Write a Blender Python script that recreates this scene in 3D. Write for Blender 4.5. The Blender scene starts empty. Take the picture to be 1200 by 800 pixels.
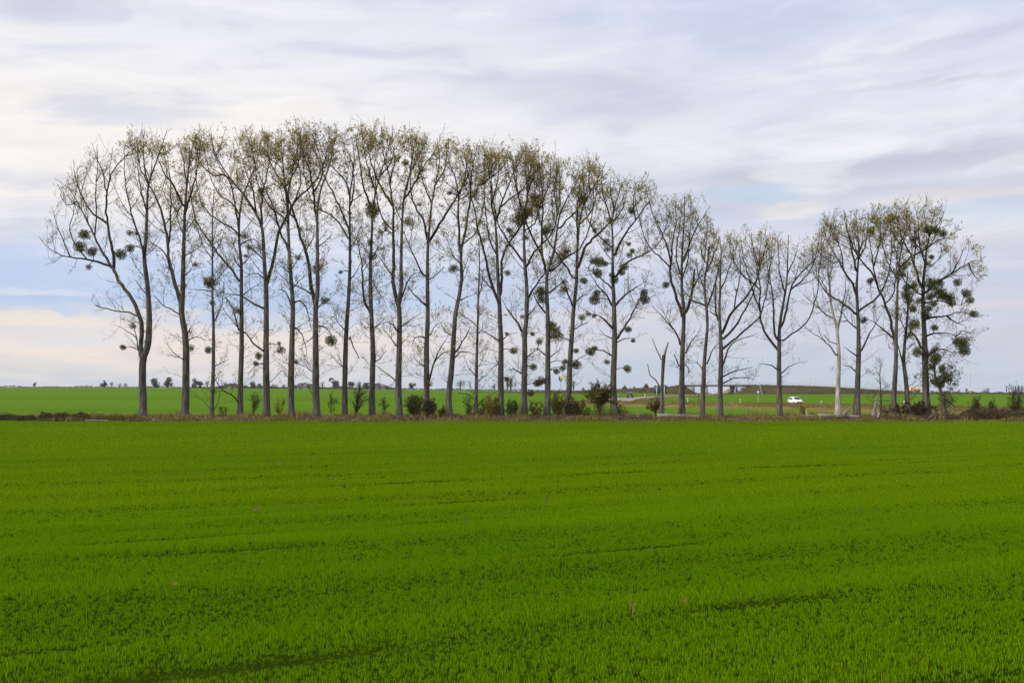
import bpy, math, random
import numpy as np
from mathutils import Vector, Matrix
rng = np.random.default_rng(11)
random.seed(11)
R = math.radians
scene = bpy.context.scene
col = scene.collection
F, CX, HY, H = 1230.0, 600.0, 456.0, 3.4      # lens in photo pixels, principal column, horizon row, eye height
YT = 114.0                                     # distance of the tree row

# ------------------------------------------------------------------ helpers
def at(px, py, Y):
    return np.array([(px - CX) / F * Y, Y, H + (HY - py) / F * Y])

def smooth(a, b, x):
    t = np.clip((np.asarray(x, float) - a) / (b - a), 0, 1)
    return t * t * (3 - 2 * t)

HORX = [-900, 0, 200, 400, 660, 760, 820, 2100]
HORY = [454, 454, 454.3, 455.6, 458.3, 460, 461, 461.5]
def ground(x, Y):
    """height of the land at a place"""
    x = np.asarray(x, float); Y = np.asarray(Y, float)
    px = CX + F * x / np.maximum(Y, 20)
    zh = H + (HY - np.interp(px, HORX, HORY)) / F * 900
    t = np.clip((Y - 118) / (900 - 118), 0, 1)
    z = zh * t
    z = z - 0.28 * smooth(119, 150, Y) * (1 - smooth(170, 330, Y))
    right = smooth(690, 750, px)
    z = z + 1.0 * right * smooth(190, 430, Y) * (1 - smooth(650, 900, Y))
    z = z + 0.34 * smooth(109.3, 112.2, Y) * (1 - smooth(116.5, 119.5, Y))
    z = z - 0.0032 * np.maximum(Y - 900, 0)
    return z

def on(px, Y):
    x = (px - CX) / F * Y
    return np.array([x, Y, float(ground(x, Y))])

def link(o, parent=None):
    col.objects.link(o)
    if parent is not None:
        o.parent = parent
    return o

def tag(o, label=None, cat=None, group=None, kind=None):
    if label: o['label'] = label
    if cat: o['category'] = cat
    if group: o['group'] = group
    if kind: o['kind'] = kind
    return o

def thing(name, loc, label, cat, group=None, rz=0.0):
    o = bpy.data.objects.new(name, None)
    o.empty_display_size = 0.3
    link(o)
    o.location = loc
    o.rotation_euler = (0, 0, rz)
    return tag(o, label, cat, group)

class MB:
    """collects vertices, quads and triangles and links them as one mesh object"""
    def __init__(self):
        self.v = []; self.q = []; self.t = []; self.n = 0
    def add(self, V, Q=None, T=None):
        V = np.asarray(V, float).reshape(-1, 3)
        if Q is not None and len(Q): self.q.append(np.asarray(Q, np.int64).reshape(-1, 4) + self.n)
        if T is not None and len(T): self.t.append(np.asarray(T, np.int64).reshape(-1, 3) + self.n)
        self.v.append(V); self.n += len(V)
    def mesh(self, name, mat=None, smooth_shade=False, offset=(0, 0, 0)):
        me = bpy.data.meshes.new(name)
        V = np.concatenate(self.v) - np.asarray(offset, float) if self.v else np.zeros((0, 3))
        Q = np.concatenate(self.q) if self.q else np.zeros((0, 4), np.int64)
        T = np.concatenate(self.t) if self.t else np.zeros((0, 3), np.int64)
        me.vertices.add(len(V)); me.vertices.foreach_set('co', V.astype(np.float32).ravel())
        nl = len(Q) * 4 + len(T) * 3
        me.loops.add(nl)
        me.loops.foreach_set('vertex_index', np.concatenate([Q.ravel(), T.ravel()]).astype(np.int32))
        me.polygons.add(len(Q) + len(T))
        starts = np.concatenate([np.arange(len(Q)) * 4, len(Q) * 4 + np.arange(len(T)) * 3]).astype(np.int32)
        me.polygons.foreach_set('loop_start', starts)
        me.update(calc_edges=True)
        me.validate()
        if smooth_shade:
            me.polygons.foreach_set('use_smooth', np.ones(len(me.polygons), bool))
        if mat: me.materials.append(mat)
        return me
    def build(self, name, mat=None, parent=None, smooth_shade=False, offset=(0, 0, 0)):
        return link(bpy.data.objects.new(name, self.mesh(name, mat, smooth_shade, offset)), parent)

def box(m, x0, x1, y0, y1, z0, z1):
    V = [(x, y, z) for z in (z0, z1) for y in (y0, y1) for x in (x0, x1)]
    m.add(V, [(0, 2, 3, 1), (4, 5, 7, 6), (0, 1, 5, 4), (2, 6, 7, 3), (0, 4, 6, 2), (1, 3, 7, 5)])

def tubes(m, Pts, Rad, sides=3, bump=0.0, cap=True):
    """Pts [n,K,3], Rad [n,K]: n tapered tubes"""
    Pts = np.asarray(Pts, float); Rad = np.asarray(Rad, float)
    if Pts.ndim == 2: Pts = Pts[None]; Rad = Rad[None]
    n, K, _ = Pts.shape
    if n == 0: return
    T = np.gradient(Pts, axis=1)
    T /= np.linalg.norm(T, axis=2, keepdims=True) + 1e-9
    mean = np.abs(T.mean(axis=1))
    ref = np.zeros((n, 3)); ref[np.arange(n), mean.argmin(axis=1)] = 1
    A = np.cross(T, ref[:, None, :]); A /= np.linalg.norm(A, axis=2, keepdims=True) + 1e-9
    B = np.cross(T, A)
    a = np.arange(sides) / sides * 2 * math.pi
    rr = Rad[:, :, None] * np.ones(sides)
    if bump:
        ph = rng.uniform(0, 6.28, (n, 1, 1)); k = np.arange(K)[None, :, None]
        rr = rr * (1 + bump * np.sin(3 * a + ph + k * .35) + .6 * bump * np.sin(5 * a + 2 * ph - k * .8)
                   + .5 * bump * rng.normal(size=(n, K, sides)))
    V = Pts[:, :, None, :] + rr[..., None] * (np.cos(a)[None, None, :, None] * A[:, :, None, :] + np.sin(a)[None, None, :, None] * B[:, :, None, :])
    idx = np.arange(n * K * sides).reshape(n, K, sides)
    nx = np.roll(idx, -1, axis=2)
    Q = np.stack([idx[:, :-1], nx[:, :-1], nx[:, 1:], idx[:, 1:]], axis=-1).reshape(-1, 4)
    m.add(V.reshape(-1, 3), Q)
    if cap and n == 1 and sides > 3:
        c = np.concatenate([V[0, -1], [Pts[0, -1] + T[0, -1] * Rad[0, -1] * .3]])
        i = np.arange(sides)
        m.add(c, None, np.stack([i, np.roll(i, -1), np.full(sides, sides)], 1))

def cards(m, C, size, up=0.0, aspect=1.0):
    """leaf faces: a bent pair of triangles of random orientation at each centre"""
    C = np.asarray(C, float); n = len(C)
    if n == 0: return
    s = np.asarray(size, float) * np.ones(n)
    a = rng.normal(size=(n, 3)); a /= np.linalg.norm(a, axis=1, keepdims=True)
    b = rng.normal(size=(n, 3)); b = np.cross(a, b); b /= np.linalg.norm(b, axis=1, keepdims=True) + 1e-9
    nrm = np.cross(a, b)
    s = s[:, None]
    V = np.stack([C - a * s * .5, C + b * s * .36 * aspect + nrm * s * .12, C + a * s * .5, C - b * s * .36 * aspect + nrm * s * .12], axis=1)
    i = np.arange(n)[:, None] * 4
    m.add(V.reshape(-1, 3), None, np.concatenate([i + [0, 1, 2], i + [0, 2, 3]]))

def catmull(pts, step):
    pts = np.asarray(pts, float)
    if len(pts) < 2: return pts
    P = np.vstack([2 * pts[0] - pts[1], pts, 2 * pts[-1] - pts[-2]])
    out = []
    for i in range(1, len(P) - 2):
        n = max(1, int(round(np.linalg.norm(P[i + 1] - P[i]) / step)))
        t = np.arange(n)[:, None] / n
        out.append(.5 * (2 * P[i] + (P[i + 1] - P[i - 1]) * t + (2 * P[i - 1] - 5 * P[i] + 4 * P[i + 1] - P[i + 2]) * t ** 2
                         + (-P[i - 1] + 3 * P[i] - 3 * P[i + 1] + P[i + 2]) * t ** 3))
    out.append(P[-2][None])
    return np.vstack(out)

def resample(P, Rd, K):
    d = np.concatenate([[0], np.cumsum(np.linalg.norm(np.diff(P, axis=0), axis=1))])
    t = np.linspace(0, d[-1], K)
    return np.stack([np.interp(t, d, P[:, i]) for i in range(3)], 1), np.interp(t, d, Rd), d[-1]

# ------------------------------------------------------------------ materials
def new_mat(name):
    m = bpy.data.materials.new(name); m.use_nodes = True
    nt = m.node_tree; nt.nodes.clear()
    return m, nt
def N(nt, kind, **kw):
    n = nt.nodes.new(kind)
    for k, v in kw.items():
        if k.startswith('i_'):
            key = k[2:]; key = int(key) if key.isdigit() else key.replace('_', ' ')
            n.inputs[key].default_value = v
        else: setattr(n, k, v)
    return n
def ramp(nt, stops, interp='LINEAR'):
    r = nt.nodes.new('ShaderNodeValToRGB'); e = r.color_ramp.elements; r.color_ramp.interpolation = interp
    while len(e) < len(stops): e.new(0.5)
    for el, (p, c) in zip(e, stops):
        el.position = p; el.color = (*c, 1) if len(c) == 3 else c
    return r
def L(nt, a, b): nt.links.new(a, b)

def mat_solid(name, c, rough=.6, var=.12, scale=3.0, metal=0.0, bump=0.0, spec=.4, coat=0):
    m, nt = new_mat(name)
    out = N(nt, 'ShaderNodeOutputMaterial'); p = N(nt, 'ShaderNodeBsdfPrincipled')
    p.inputs['Roughness'].default_value = rough; p.inputs['Metallic'].default_value = metal
    p.inputs['Specular IOR Level'].default_value = spec; p.inputs['Coat Weight'].default_value = coat
    tc = N(nt, 'ShaderNodeTexCoord'); nz = N(nt, 'ShaderNodeTexNoise'); nz.inputs['Scale'].default_value = scale; nz.inputs['Detail'].default_value = 6
    L(nt, tc.outputs['Object'], nz.inputs['Vector'])
    r = ramp(nt, [(.3, tuple(x * (1 - var) for x in c)), (.7, tuple(min(1, x * (1 + var)) for x in c))])
    L(nt, nz.outputs['Fac'], r.inputs['Fac']); L(nt, r.outputs['Color'], p.inputs['Base Color'])
    if bump:
        b = N(nt, 'ShaderNodeBump'); b.inputs['Strength'].default_value = bump
        L(nt, nz.outputs['Fac'], b.inputs['Height']); L(nt, b.outputs['Normal'], p.inputs['Normal'])
    L(nt, p.outputs[0], out.inputs[0])
    return m

def mat_leaf(name, cols, trans=.35, rough=.55):
    """each leaf (mesh island) gets its own colour from the list"""
    m, nt = new_mat(name)
    out = N(nt, 'ShaderNodeOutputMaterial'); g = N(nt, 'ShaderNodeNewGeometry')
    stops = [(i / len(cols), c) for i, c in enumerate(cols)]
    r = ramp(nt, stops, 'CONSTANT'); L(nt, g.outputs['Random Per Island'], r.inputs['Fac'])
    p = N(nt, 'ShaderNodeBsdfPrincipled'); p.inputs['Roughness'].default_value = rough; p.inputs['Specular IOR Level'].default_value = .25
    t = N(nt, 'ShaderNodeBsdfTranslucent'); mx = N(nt, 'ShaderNodeMixShader'); mx.inputs[0].default_value = trans
    L(nt, r.outputs['Color'], p.inputs['Base Color']); L(nt, r.outputs['Color'], t.inputs['Color'])
    L(nt, p.outputs[0], mx.inputs[1]); L(nt, t.outputs[0], mx.inputs[2]); L(nt, mx.outputs[0], out.inputs[0])
    return m

def mat_bark(name, dark, light, scale=1.0, moss=None, bump=.6):
    m, nt = new_mat(name)
    out = N(nt, 'ShaderNodeOutputMaterial'); p = N(nt, 'ShaderNodeBsdfPrincipled'); p.inputs['Roughness'].default_value = .9; p.inputs['Specular IOR Level'].default_value = .15
    tc = N(nt, 'ShaderNodeTexCoord'); mp = N(nt, 'ShaderNodeMapping'); mp.inputs['Scale'].default_value = (3.8 * scale, 3.8 * scale, .55 * scale)
    L(nt, tc.outputs['Object'], mp.inputs['Vector'])
    n1 = N(nt, 'ShaderNodeTexNoise'); n1.inputs['Scale'].default_value = 1.6; n1.inputs['Detail'].default_value = 8; n1.inputs['Roughness'].default_value = .65
    L(nt, mp.outputs[0], n1.inputs['Vector'])
    r = ramp(nt, [(.36, dark), (.62, light)]); L(nt, n1.outputs['Fac'], r.inputs['Fac'])
    n2 = N(nt, 'ShaderNodeTexNoise'); n2.inputs['Scale'].default_value = .55; n2.inputs['Detail'].default_value = 4
    L(nt, tc.outputs['Object'], n2.inputs['Vector'])
    mx = N(nt, 'ShaderNodeMix', data_type='RGBA')
    r2 = ramp(nt, [(.45, (0, 0, 0)), (.7, (.75, .75, .75))]); L(nt, n2.outputs['Fac'], r2.inputs['Fac'])
    L(nt, r2.outputs['Color'], mx.inputs[0]); L(nt, r.outputs['Color'], mx.inputs[6])
    mx.inputs[7].default_value = (*(moss or tuple(.6 * (a + b) / 2 for a, b in zip(dark, light))), 1)
    L(nt, mx.outputs[2], p.inputs['Base Color'])
    b = N(nt, 'ShaderNodeBump'); b.inputs['Strength'].default_value = bump; b.inputs['Distance'].default_value = .06
    L(nt, n1.outputs['Fac'], b.inputs['Height']); L(nt, b.outputs['Normal'], p.inputs['Normal'])
    L(nt, p.outputs[0], out.inputs[0])
    return m

def mat_field(name, cols, sx, sy, fine, bump, ang=0.0):
    """a crop seen from afar: long streaks along the drilling, finer mottling over them"""
    m, nt = new_mat(name)
    out = N(nt, 'ShaderNodeOutputMaterial'); p = N(nt, 'ShaderNodeBsdfPrincipled'); p.inputs['Roughness'].default_value = 1; p.inputs['Specular IOR Level'].default_value = 0
    tc = N(nt, 'ShaderNodeTexCoord'); mp = N(nt, 'ShaderNodeMapping'); mp.inputs['Scale'].default_value = (sx, sy, 1); mp.inputs['Rotation'].default_value = (0, 0, ang)
    L(nt, tc.outputs['Object'], mp.inputs['Vector'])
    n1 = N(nt, 'ShaderNodeTexNoise'); n1.inputs['Scale'].default_value = 1; n1.inputs['Detail'].default_value = 5
    L(nt, mp.outputs[0], n1.inputs['Vector'])
    n2 = N(nt, 'ShaderNodeTexNoise'); n2.inputs['Scale'].default_value = fine; n2.inputs['Detail'].default_value = 8; n2.inputs['Roughness'].default_value = .7
    L(nt, tc.outputs['Object'], n2.inputs['Vector'])
    ad = N(nt, 'ShaderNodeMath', operation='ADD'); L(nt, n1.outputs['Fac'], ad.inputs[0]); L(nt, n2.outputs['Fac'], ad.inputs[1])
    ml = N(nt, 'ShaderNodeMath', operation='MULTIPLY'); ml.inputs[1].default_value = .5; L(nt, ad.outputs[0], ml.inputs[0])
    k = len(cols); r = ramp(nt, [(.34 + .32 * i / (k - 1), c) for i, c in enumerate(cols)]); L(nt, ml.outputs[0], r.inputs['Fac'])
    L(nt, r.outputs['Color'], p.inputs['Base Color'])
    b = N(nt, 'ShaderNodeBump'); b.inputs['Strength'].default_value = bump; b.inputs['Distance'].default_value = .2
    L(nt, n2.outputs['Fac'], b.inputs['Height']); L(nt, b.outputs['Normal'], p.inputs['Normal'])
    L(nt, p.outputs[0], out.inputs[0])
    return m

M = {}
M['trunk'] = mat_bark('poplar_bark', (.022, .019, .015), (.155, .14, .123), 1.0, (.045, .038, .026))
M['limb'] = mat_bark('limb_bark', (.018, .014, .010), (.062, .052, .038), 1.6, (.045, .038, .016))
M['twig'] = mat_bark('twig_bark', (.022, .017, .011), (.06, .047, .03), 3.0, (.045, .037, .018), .2)
M['dead'] = mat_bark('bare_wood', (.20, .18, .155), (.50, .47, .42), .8, (.15, .10, .06), .5)
M['deadlimb'] = mat_bark('weathered_wood', (.10, .09, .075), (.30, .27, .23), 1.2, (.10, .085, .06), .5)
M['log'] = mat_bark('log_wood', (.12, .10, .085), (.36, .33, .30), 1.4, (.10, .08, .06), .7)
M['leaf'] = mat_leaf('poplar_leaves', [(.33, .285, .055), (.38, .325, .065), (.24, .22, .045), (.46, .37, .08), (.28, .25, .05), (.50, .37, .045), (.17, .14, .036)], .58)
M['leaf_yellow'] = mat_leaf('yellow_leaves', [(.30, .21, .015), (.22, .18, .02), (.16, .15, .02), (.34, .22, .02), (.12, .11, .02)], .4)
M['leaf_olive'] = mat_leaf('olive_leaves', [(.13, .12, .015), (.09, .10, .014), (.20, .16, .02), (.07, .065, .012), (.26, .19, .02), (.11, .12, .015)], .35)
M['leaf_green'] = mat_leaf('green_leaves', [(.05, .09, .014), (.08, .12, .018), (.035, .06, .012), (.12, .13, .02)], .35)
M['leaf_red'] = mat_leaf('russet_leaves', [(.12, .035, .02), (.09, .03, .018), (.16, .07, .02), (.06, .035, .02)], .3)
M['leaf_brown'] = mat_leaf('brown_leaves', [(.07, .045, .025), (.05, .033, .02), (.10, .065, .03), (.13, .09, .04)], .25)
M['mistletoe'] = mat_leaf('mistletoe_leaves', [(.095, .10, .015), (.125, .125, .019), (.062, .07, .012), (.165, .15, .024), (.10, .105, .016)], .42)
M['mistletoe_old'] = mat_leaf('mistletoe_olive', [(.12, .10, .016), (.15, .125, .02), (.085, .075, .015), (.18, .15, .026), (.08, .08, .016)], .4)
M['ivy'] = mat_leaf('ivy_leaves', [(.03, .045, .012), (.022, .032, .010), (.05, .06, .014), (.06, .045, .014)], .2)
M['bramble'] = mat_leaf('bramble_leaves', [(.04, .042, .012), (.03, .03, .012), (.07, .065, .015), (.13, .11, .015), (.06, .035, .015), (.022, .02, .01), (.05, .06, .015)], .25)
M['litter'] = mat_leaf('leaf_litter', [(.16, .10, .05), (.10, .06, .035), (.22, .14, .065), (.27, .19, .09), (.12, .08, .05), (.20, .14, .035), (.26, .20, .04)], .1)
M['straw'] = mat_leaf('dry_grass', [(.30, .22, .085), (.24, .18, .06), (.18, .145, .04), (.13, .125, .022), (.34, .25, .10), (.17, .12, .05)], .3)
M['verge'] = mat_leaf('verge_grass', [(.22, .16, .055), (.17, .13, .035), (.12, .11, .022), (.09, .10, .018), (.24, .16, .07), (.14, .12, .02)], .3)
WH = [(.104, .245, .001), (.145, .30, .001), (.055, .14, .001), (.20, .34, .002), (.125, .27, .001), (.07, .17, .001), (.28, .35, .003), (.09, .21, .001)]
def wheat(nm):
    '''greener or yellower crop patches plus light and shade painted by distance: the scattered points carry both as 'tone' '''
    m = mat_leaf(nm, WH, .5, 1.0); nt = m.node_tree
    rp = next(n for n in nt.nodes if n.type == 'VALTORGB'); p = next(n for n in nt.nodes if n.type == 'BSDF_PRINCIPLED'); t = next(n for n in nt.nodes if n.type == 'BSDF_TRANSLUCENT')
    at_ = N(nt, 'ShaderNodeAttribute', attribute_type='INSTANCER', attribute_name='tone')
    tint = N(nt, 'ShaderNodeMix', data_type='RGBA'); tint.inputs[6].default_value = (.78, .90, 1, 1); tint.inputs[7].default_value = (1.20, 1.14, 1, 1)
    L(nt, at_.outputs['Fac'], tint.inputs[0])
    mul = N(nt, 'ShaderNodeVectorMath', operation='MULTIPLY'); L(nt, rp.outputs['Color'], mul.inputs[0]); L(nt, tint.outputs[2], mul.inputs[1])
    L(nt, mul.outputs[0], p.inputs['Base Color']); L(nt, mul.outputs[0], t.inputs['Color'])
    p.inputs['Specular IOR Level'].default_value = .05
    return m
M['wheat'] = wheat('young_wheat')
M['soil_field'] = mat_field('near_field', [(.010, .02, .002), (.018, .036, .002), (.03, .055, .003)], .05, .6, 3.0, .6, R(-24))
M['far_field'] = mat_field('far_field', [(.060, .128, .009), (.078, .15, .011), (.095, .172, .014)], .004, .05, .25, .15)
M['strip'] = mat_solid('strip_soil', (.085, .058, .035), .95, .4, 1.4, bump=.8, spec=.1)
M['vergebase'] = mat_field('verge_soil', [(.085, .075, .018), (.15, .12, .036), (.20, .15, .055)], .05, .3, .6, .5)
M['embank'] = mat_field('embankment_scrub', [(.036, .032, .014), (.062, .052, .025), (.10, .08, .042)], .03, .2, .35, .8)
M['asphalt'] = mat_solid('road_asphalt', (.20, .185, .18), .85, .12, .6, spec=.2)
M['paint'] = mat_solid('road_paint', (.75, .75, .73), .7, .08, 2)
M['concrete'] = mat_solid('bridge_concrete', (.34, .33, .31), .85, .15, .4, bump=.15)
M['concrete_dark'] = mat_solid('bridge_girder', (.27, .26, .25), .85, .15, .4)
M['steel'] = mat_solid('galvanised_steel', (.42, .44, .47), .5, .08, 2, .3)
M['post_dark'] = mat_solid('dark_post', (.05, .04, .03), .8, .2, 3)
M['sign_blue'] = mat_solid('sign_back', (.022, .045, .075), .5, .15, .7)
M['blue'] = mat_solid('blue_paint', (.02, .06, .42), .5, .12, 1.5)
M['navy'] = mat_solid('navy_paint', (.012, .03, .18), .5, .12, 1.5)
M['white'] = mat_solid('white_paint', (.78, .78, .77), .45, .05, 2)
M['yellow'] = mat_solid('yellow_paint', (.75, .48, .02), .45, .08, 2)
M['orange'] = mat_solid('orange_paint', (.72, .26, .03), .45, .1, 2)
M['red'] = mat_solid('red_paint', (.55, .04, .03), .45, .1, 2)
M['black'] = mat_solid('black_plastic', (.014, .014, .016), .5, .1, 4)
M['carwhite'] = mat_solid('white_car_paint', (.80, .80, .82), .22, .02, 2, coat=.6)
M['carblack'] = mat_solid('black_car_paint', (.012, .013, .018), .22, .05, 2, coat=.6)
M['glass'] = mat_solid('car_glass', (.012, .014, .018), .15, .05, 2, spec=.3)
M['rubber'] = mat_solid('tyre_rubber', (.018, .018, .018), .8, .1, 5)
M['rim'] = mat_solid('wheel_rim', (.45, .46, .48), .35, .05, 5, .8)
M['lamp_red'] = mat_solid('tail_lamp', (.62, .02, .015), .25, .05, 5)
M['lamp_white'] = mat_solid('head_lamp', (.75, .78, .82), .1, .03, 5, coat=.5)
M['bird'] = mat_solid('black_feathers', (.018, .018, .022), .6, .2, 8)

# ------------------------------------------------------------------ camera, light, sky
cam = bpy.data.cameras.new('camera'); cam.sensor_width = 36; cam.lens = 36 * F / 1200
cam.shift_y = 56 / 1200; cam.clip_start = .1; cam.clip_end = 20000
co = link(bpy.data.objects.new('camera', cam)); co.location = (0, 0, H); co.rotation_euler = (R(90), 0, 0)
scene.camera = co

SUN_EL, SUN_AZ = 24.0, -112.0      # azimuth in degrees from the view direction, negative to the left
sd = Vector((math.sin(R(SUN_AZ)) * math.cos(R(SUN_EL)), math.cos(R(SUN_AZ)) * math.cos(R(SUN_EL)), math.sin(R(SUN_EL))))
sun = bpy.data.lights.new('sun', 'SUN'); sun.energy = 3.0; sun.angle = R(10); sun.color = (1, .90, .76)
so = link(bpy.data.objects.new('sun', sun)); so.rotation_euler = (-sd).to_track_quat('-Z', 'Y').to_euler(); so.location = (-60, -20, 60)

w = bpy.data.worlds.new('World'); scene.world = w; w.use_nodes = True
nt = w.node_tree; nt.nodes.clear()
wo = N(nt, 'ShaderNodeOutputWorld'); bg = N(nt, 'ShaderNodeBackground'); bg.inputs['Strength'].default_value = .1
sky = N(nt, 'ShaderNodeTexSky', sky_type='NISHITA'); sky.sun_disc = False
sky.sun_elevation = R(SUN_EL); sky.sun_rotation = R(SUN_AZ)
tc = N(nt, 'ShaderNodeTexCoord'); sep = N(nt, 'ShaderNodeSeparateXYZ'); L(nt, tc.outputs['Generated'], sep.inputs[0])
def mth(op, a, b=None, c=None, clamp=False):
    n = N(nt, 'ShaderNodeMath', operation=op); n.use_clamp = clamp
    for i, v in enumerate((a, b, c)):
        if v is None: continue
        if hasattr(v, 'is_linked'): L(nt, v, n.inputs[i])
        else: n.inputs[i].default_value = v
    return n.outputs[0]
X, Yd, Z = sep.outputs
az = mth('MULTIPLY', mth('ARCTAN2', X, Yd), 180 / math.pi)         # degrees, right positive
el = mth('MULTIPLY', mth('ARCSINE', Z), 180 / math.pi)             # degrees above the horizon
def vec(a, b, c=0.0):
    n = N(nt, 'ShaderNodeCombineXYZ')
    for i, v in enumerate((a, b, c)):
        if hasattr(v, 'is_linked'): L(nt, v, n.inputs[i])
        else: n.inputs[i].default_value = v
    return n.outputs[0]
def noise(v, scale, detail=6, rough=.55, dist=0.0):
    n = N(nt, 'ShaderNodeTexNoise'); n.inputs['Scale'].default_value = scale; n.inputs['Detail'].default_value = detail
    n.inputs['Roughness'].default_value = rough; n.inputs['Distortion'].default_value = dist
    L(nt, v, n.inputs['Vector']); return n.outputs['Fac']
def sstep(a, b, x):
    n = N(nt, 'ShaderNodeMapRange', interpolation_type='SMOOTHSTEP')
    L(nt, x, n.inputs[0]); n.inputs[1].default_value = a; n.inputs[2].default_value = b
    return n.outputs[0]
def mixc(f, a, b):
    n = N(nt, 'ShaderNodeMix', data_type='RGBA')
    for s, v in ((n.inputs[0], f), (n.inputs[6], a), (n.inputs[7], b)):
        if hasattr(v, 'is_linked'): L(nt, v, s)
        elif isinstance(v, tuple): s.default_value = (*v, 1)
        else: s.default_value = v
    return n.outputs[2]
def srgb(r, g, b):
    f = lambda c: (c / 255 / 12.92) if c <= 10 else ((c / 255 + .055) / 1.055) ** 2.4
    return (f(r), f(g), f(b))
flow = vec(mth('MULTIPLY', az, .055), mth('SUBTRACT', mth('MULTIPLY', el, .30), mth('MULTIPLY', az, .012)), 0)
big = noise(flow, 1.0, 5, .5, .6)
fine = noise(flow, 3.6, 9, .62, .9)
elw = mth('ADD', mth('ADD', el, 1.15), mth('ADD', mth('MULTIPLY', mth('SUBTRACT', big, .5), 3.4), mth('MULTIPLY', mth('SUBTRACT', fine, .5), 2.8)))
evf = mth('DIVIDE', elw, 90, clamp=True)
def EV(py): return math.degrees(math.atan((HY - py) / F)) / 90
# left-hand and right-hand sky, from the horizon up (photo rows turned into elevations)
left = ramp(nt, [(0, srgb(186, 201, 219)), (EV(428), srgb(193, 205, 221)), (EV(405), srgb(226, 222, 222)), (EV(380), srgb(243, 230, 220)), (EV(362), srgb(226, 224, 230)),
                 (EV(345), srgb(186, 206, 237)), (EV(290), srgb(196, 212, 241)), (EV(250), srgb(228, 229, 238)), (EV(215), srgb(250, 243, 236)), (EV(120), srgb(251, 247, 243)),
                 (EV(50), srgb(243, 242, 246)), (EV(0), srgb(232, 232, 243)), (.42, srgb(240, 240, 246)), (1, srgb(252, 252, 255))])
right = ramp(nt, [(0, srgb(188, 204, 222)), (EV(425), srgb(194, 206, 223)), (EV(370), srgb(206, 208, 224)), (EV(310), srgb(203, 210, 230)), (EV(262), srgb(222, 219, 228)),
                  (EV(238), srgb(208, 217, 236)), (EV(214), srgb(206, 209, 224)), (EV(185), srgb(222, 224, 237)), (EV(140), srgb(232, 232, 243)),
                  (EV(95), srgb(225, 227, 241)), (EV(0), srgb(215, 221, 242)), (.42, srgb(226, 228, 242)), (1, srgb(252, 252, 255))])
for r_ in (left, right): L(nt, evf, r_.inputs['Fac'])
side = sstep(-17, 14, mth('ADD', az, mth('MULTIPLY', mth('SUBTRACT', big, .5), 12)))
base = mixc(side, left.outputs[0], right.outputs[0])
def patch(a0, e0, ra, re, tilt=0.0, soft=.6):
    """how much a long cloud centred on an azimuth and an elevation covers"""
    da = mth('DIVIDE', mth('SUBTRACT', az, a0), ra)
    de = mth('DIVIDE', mth('SUBTRACT', mth('SUBTRACT', elw2, e0), mth('MULTIPLY', mth('SUBTRACT', az, a0), tilt)), re)
    d = mth('SQRT', mth('ADD', mth('MULTIPLY', da, da), mth('MULTIPLY', de, de)))
    return mth('SUBTRACT', 1, sstep(1 - soft, 1 + soft * .5, d))
elw2 = mth('ADD', el, mth('MULTIPLY', mth('SUBTRACT', fine, .5), 1.5))
def AZ(px): return math.degrees(math.atan((px - CX) / F))
def EL(py): return math.degrees(math.atan((HY - py) / F))
for px, py, rx, ry, tilt, c, f in [
        (965, 209, 7.5, .75, .01, srgb(192, 196, 212), .7), (1180, 205, 5, .8, .03, srgb(197, 199, 214), .6),
        (920, 254, 2.6, .46, .01, srgb(244, 236, 226), .6), (885, 234, 3.4, .5, 0, srgb(196, 214, 236), .7),
        (1120, 246, 6, .5, .02, srgb(236, 226, 222), .6), (1080, 84, 6.5, .38, .09, srgb(204, 207, 225), .5), (1090, 122, 4.5, .22, .03, srgb(200, 202, 220), .55),
        (690, 110, 7, 1.3, -.08, srgb(206, 207, 224), .5), (20, 32, 3.0, 1.5, -.1, srgb(218, 217, 228), .7), (110, 140, 3.5, .9, 0, srgb(228, 226, 232), .5),
        (25, 234, 3.6, .5, -.02, srgb(206, 208, 222), .65), (30, 382, 5.6, .38, .0, srgb(249, 233, 218), .7), (1170, 366, 4, .3, 0, srgb(222, 215, 220), .6),
        (640, 372, 14, .45, 0, srgb(226, 219, 220), .5), (40, 352, 4, .25, 0, srgb(232, 232, 238), .5)]:
    base = mixc(mth('MULTIPLY', patch(AZ(px), EL(py), rx, ry, tilt), f), base, c)
mid = noise(vec(mth('MULTIPLY', az, .10), mth('SUBTRACT', mth('MULTIPLY', el, .42), mth('MULTIPLY', az, .03)), 3.7), 1.25, 7, .52, .5)
upper = sstep(3, 10, el)
base = mixc(mth('MULTIPLY', mth('MULTIPLY', sstep(.50, .70, mid), upper), .5), base, srgb(252, 250, 250))
base = mixc(mth('MULTIPLY', mth('MULTIPLY', mth('SUBTRACT', 1, sstep(.32, .50, mid)), upper), .42), base, srgb(196, 203, 226))
veil = mth('ADD', .90, mth('MULTIPLY', fine, .22))
sc = N(nt, 'ShaderNodeVectorMath', operation='SCALE'); L(nt, base, sc.inputs[0])
high = sstep(22, 60, el)                                            # the cloud sheet overhead is thinner and brighter
k_ = mth('MULTIPLY', mth('MULTIPLY', veil, 10.25), mth('ADD', 1.0, mth('MULTIPLY', high, .8)))
L(nt, k_, sc.inputs['Scale'])
final = mixc(.93, sky.outputs[0], sc.outputs[0])
L(nt, final, bg.inputs['Color']); L(nt, bg.outputs[0], wo.inputs['Surface'])
vs = scene.view_settings
vs.view_transform = 'Standard'; vs.look = 'None'; vs.gamma = 1; vs.exposure = 0; vs.use_curve_mapping = False

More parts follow.
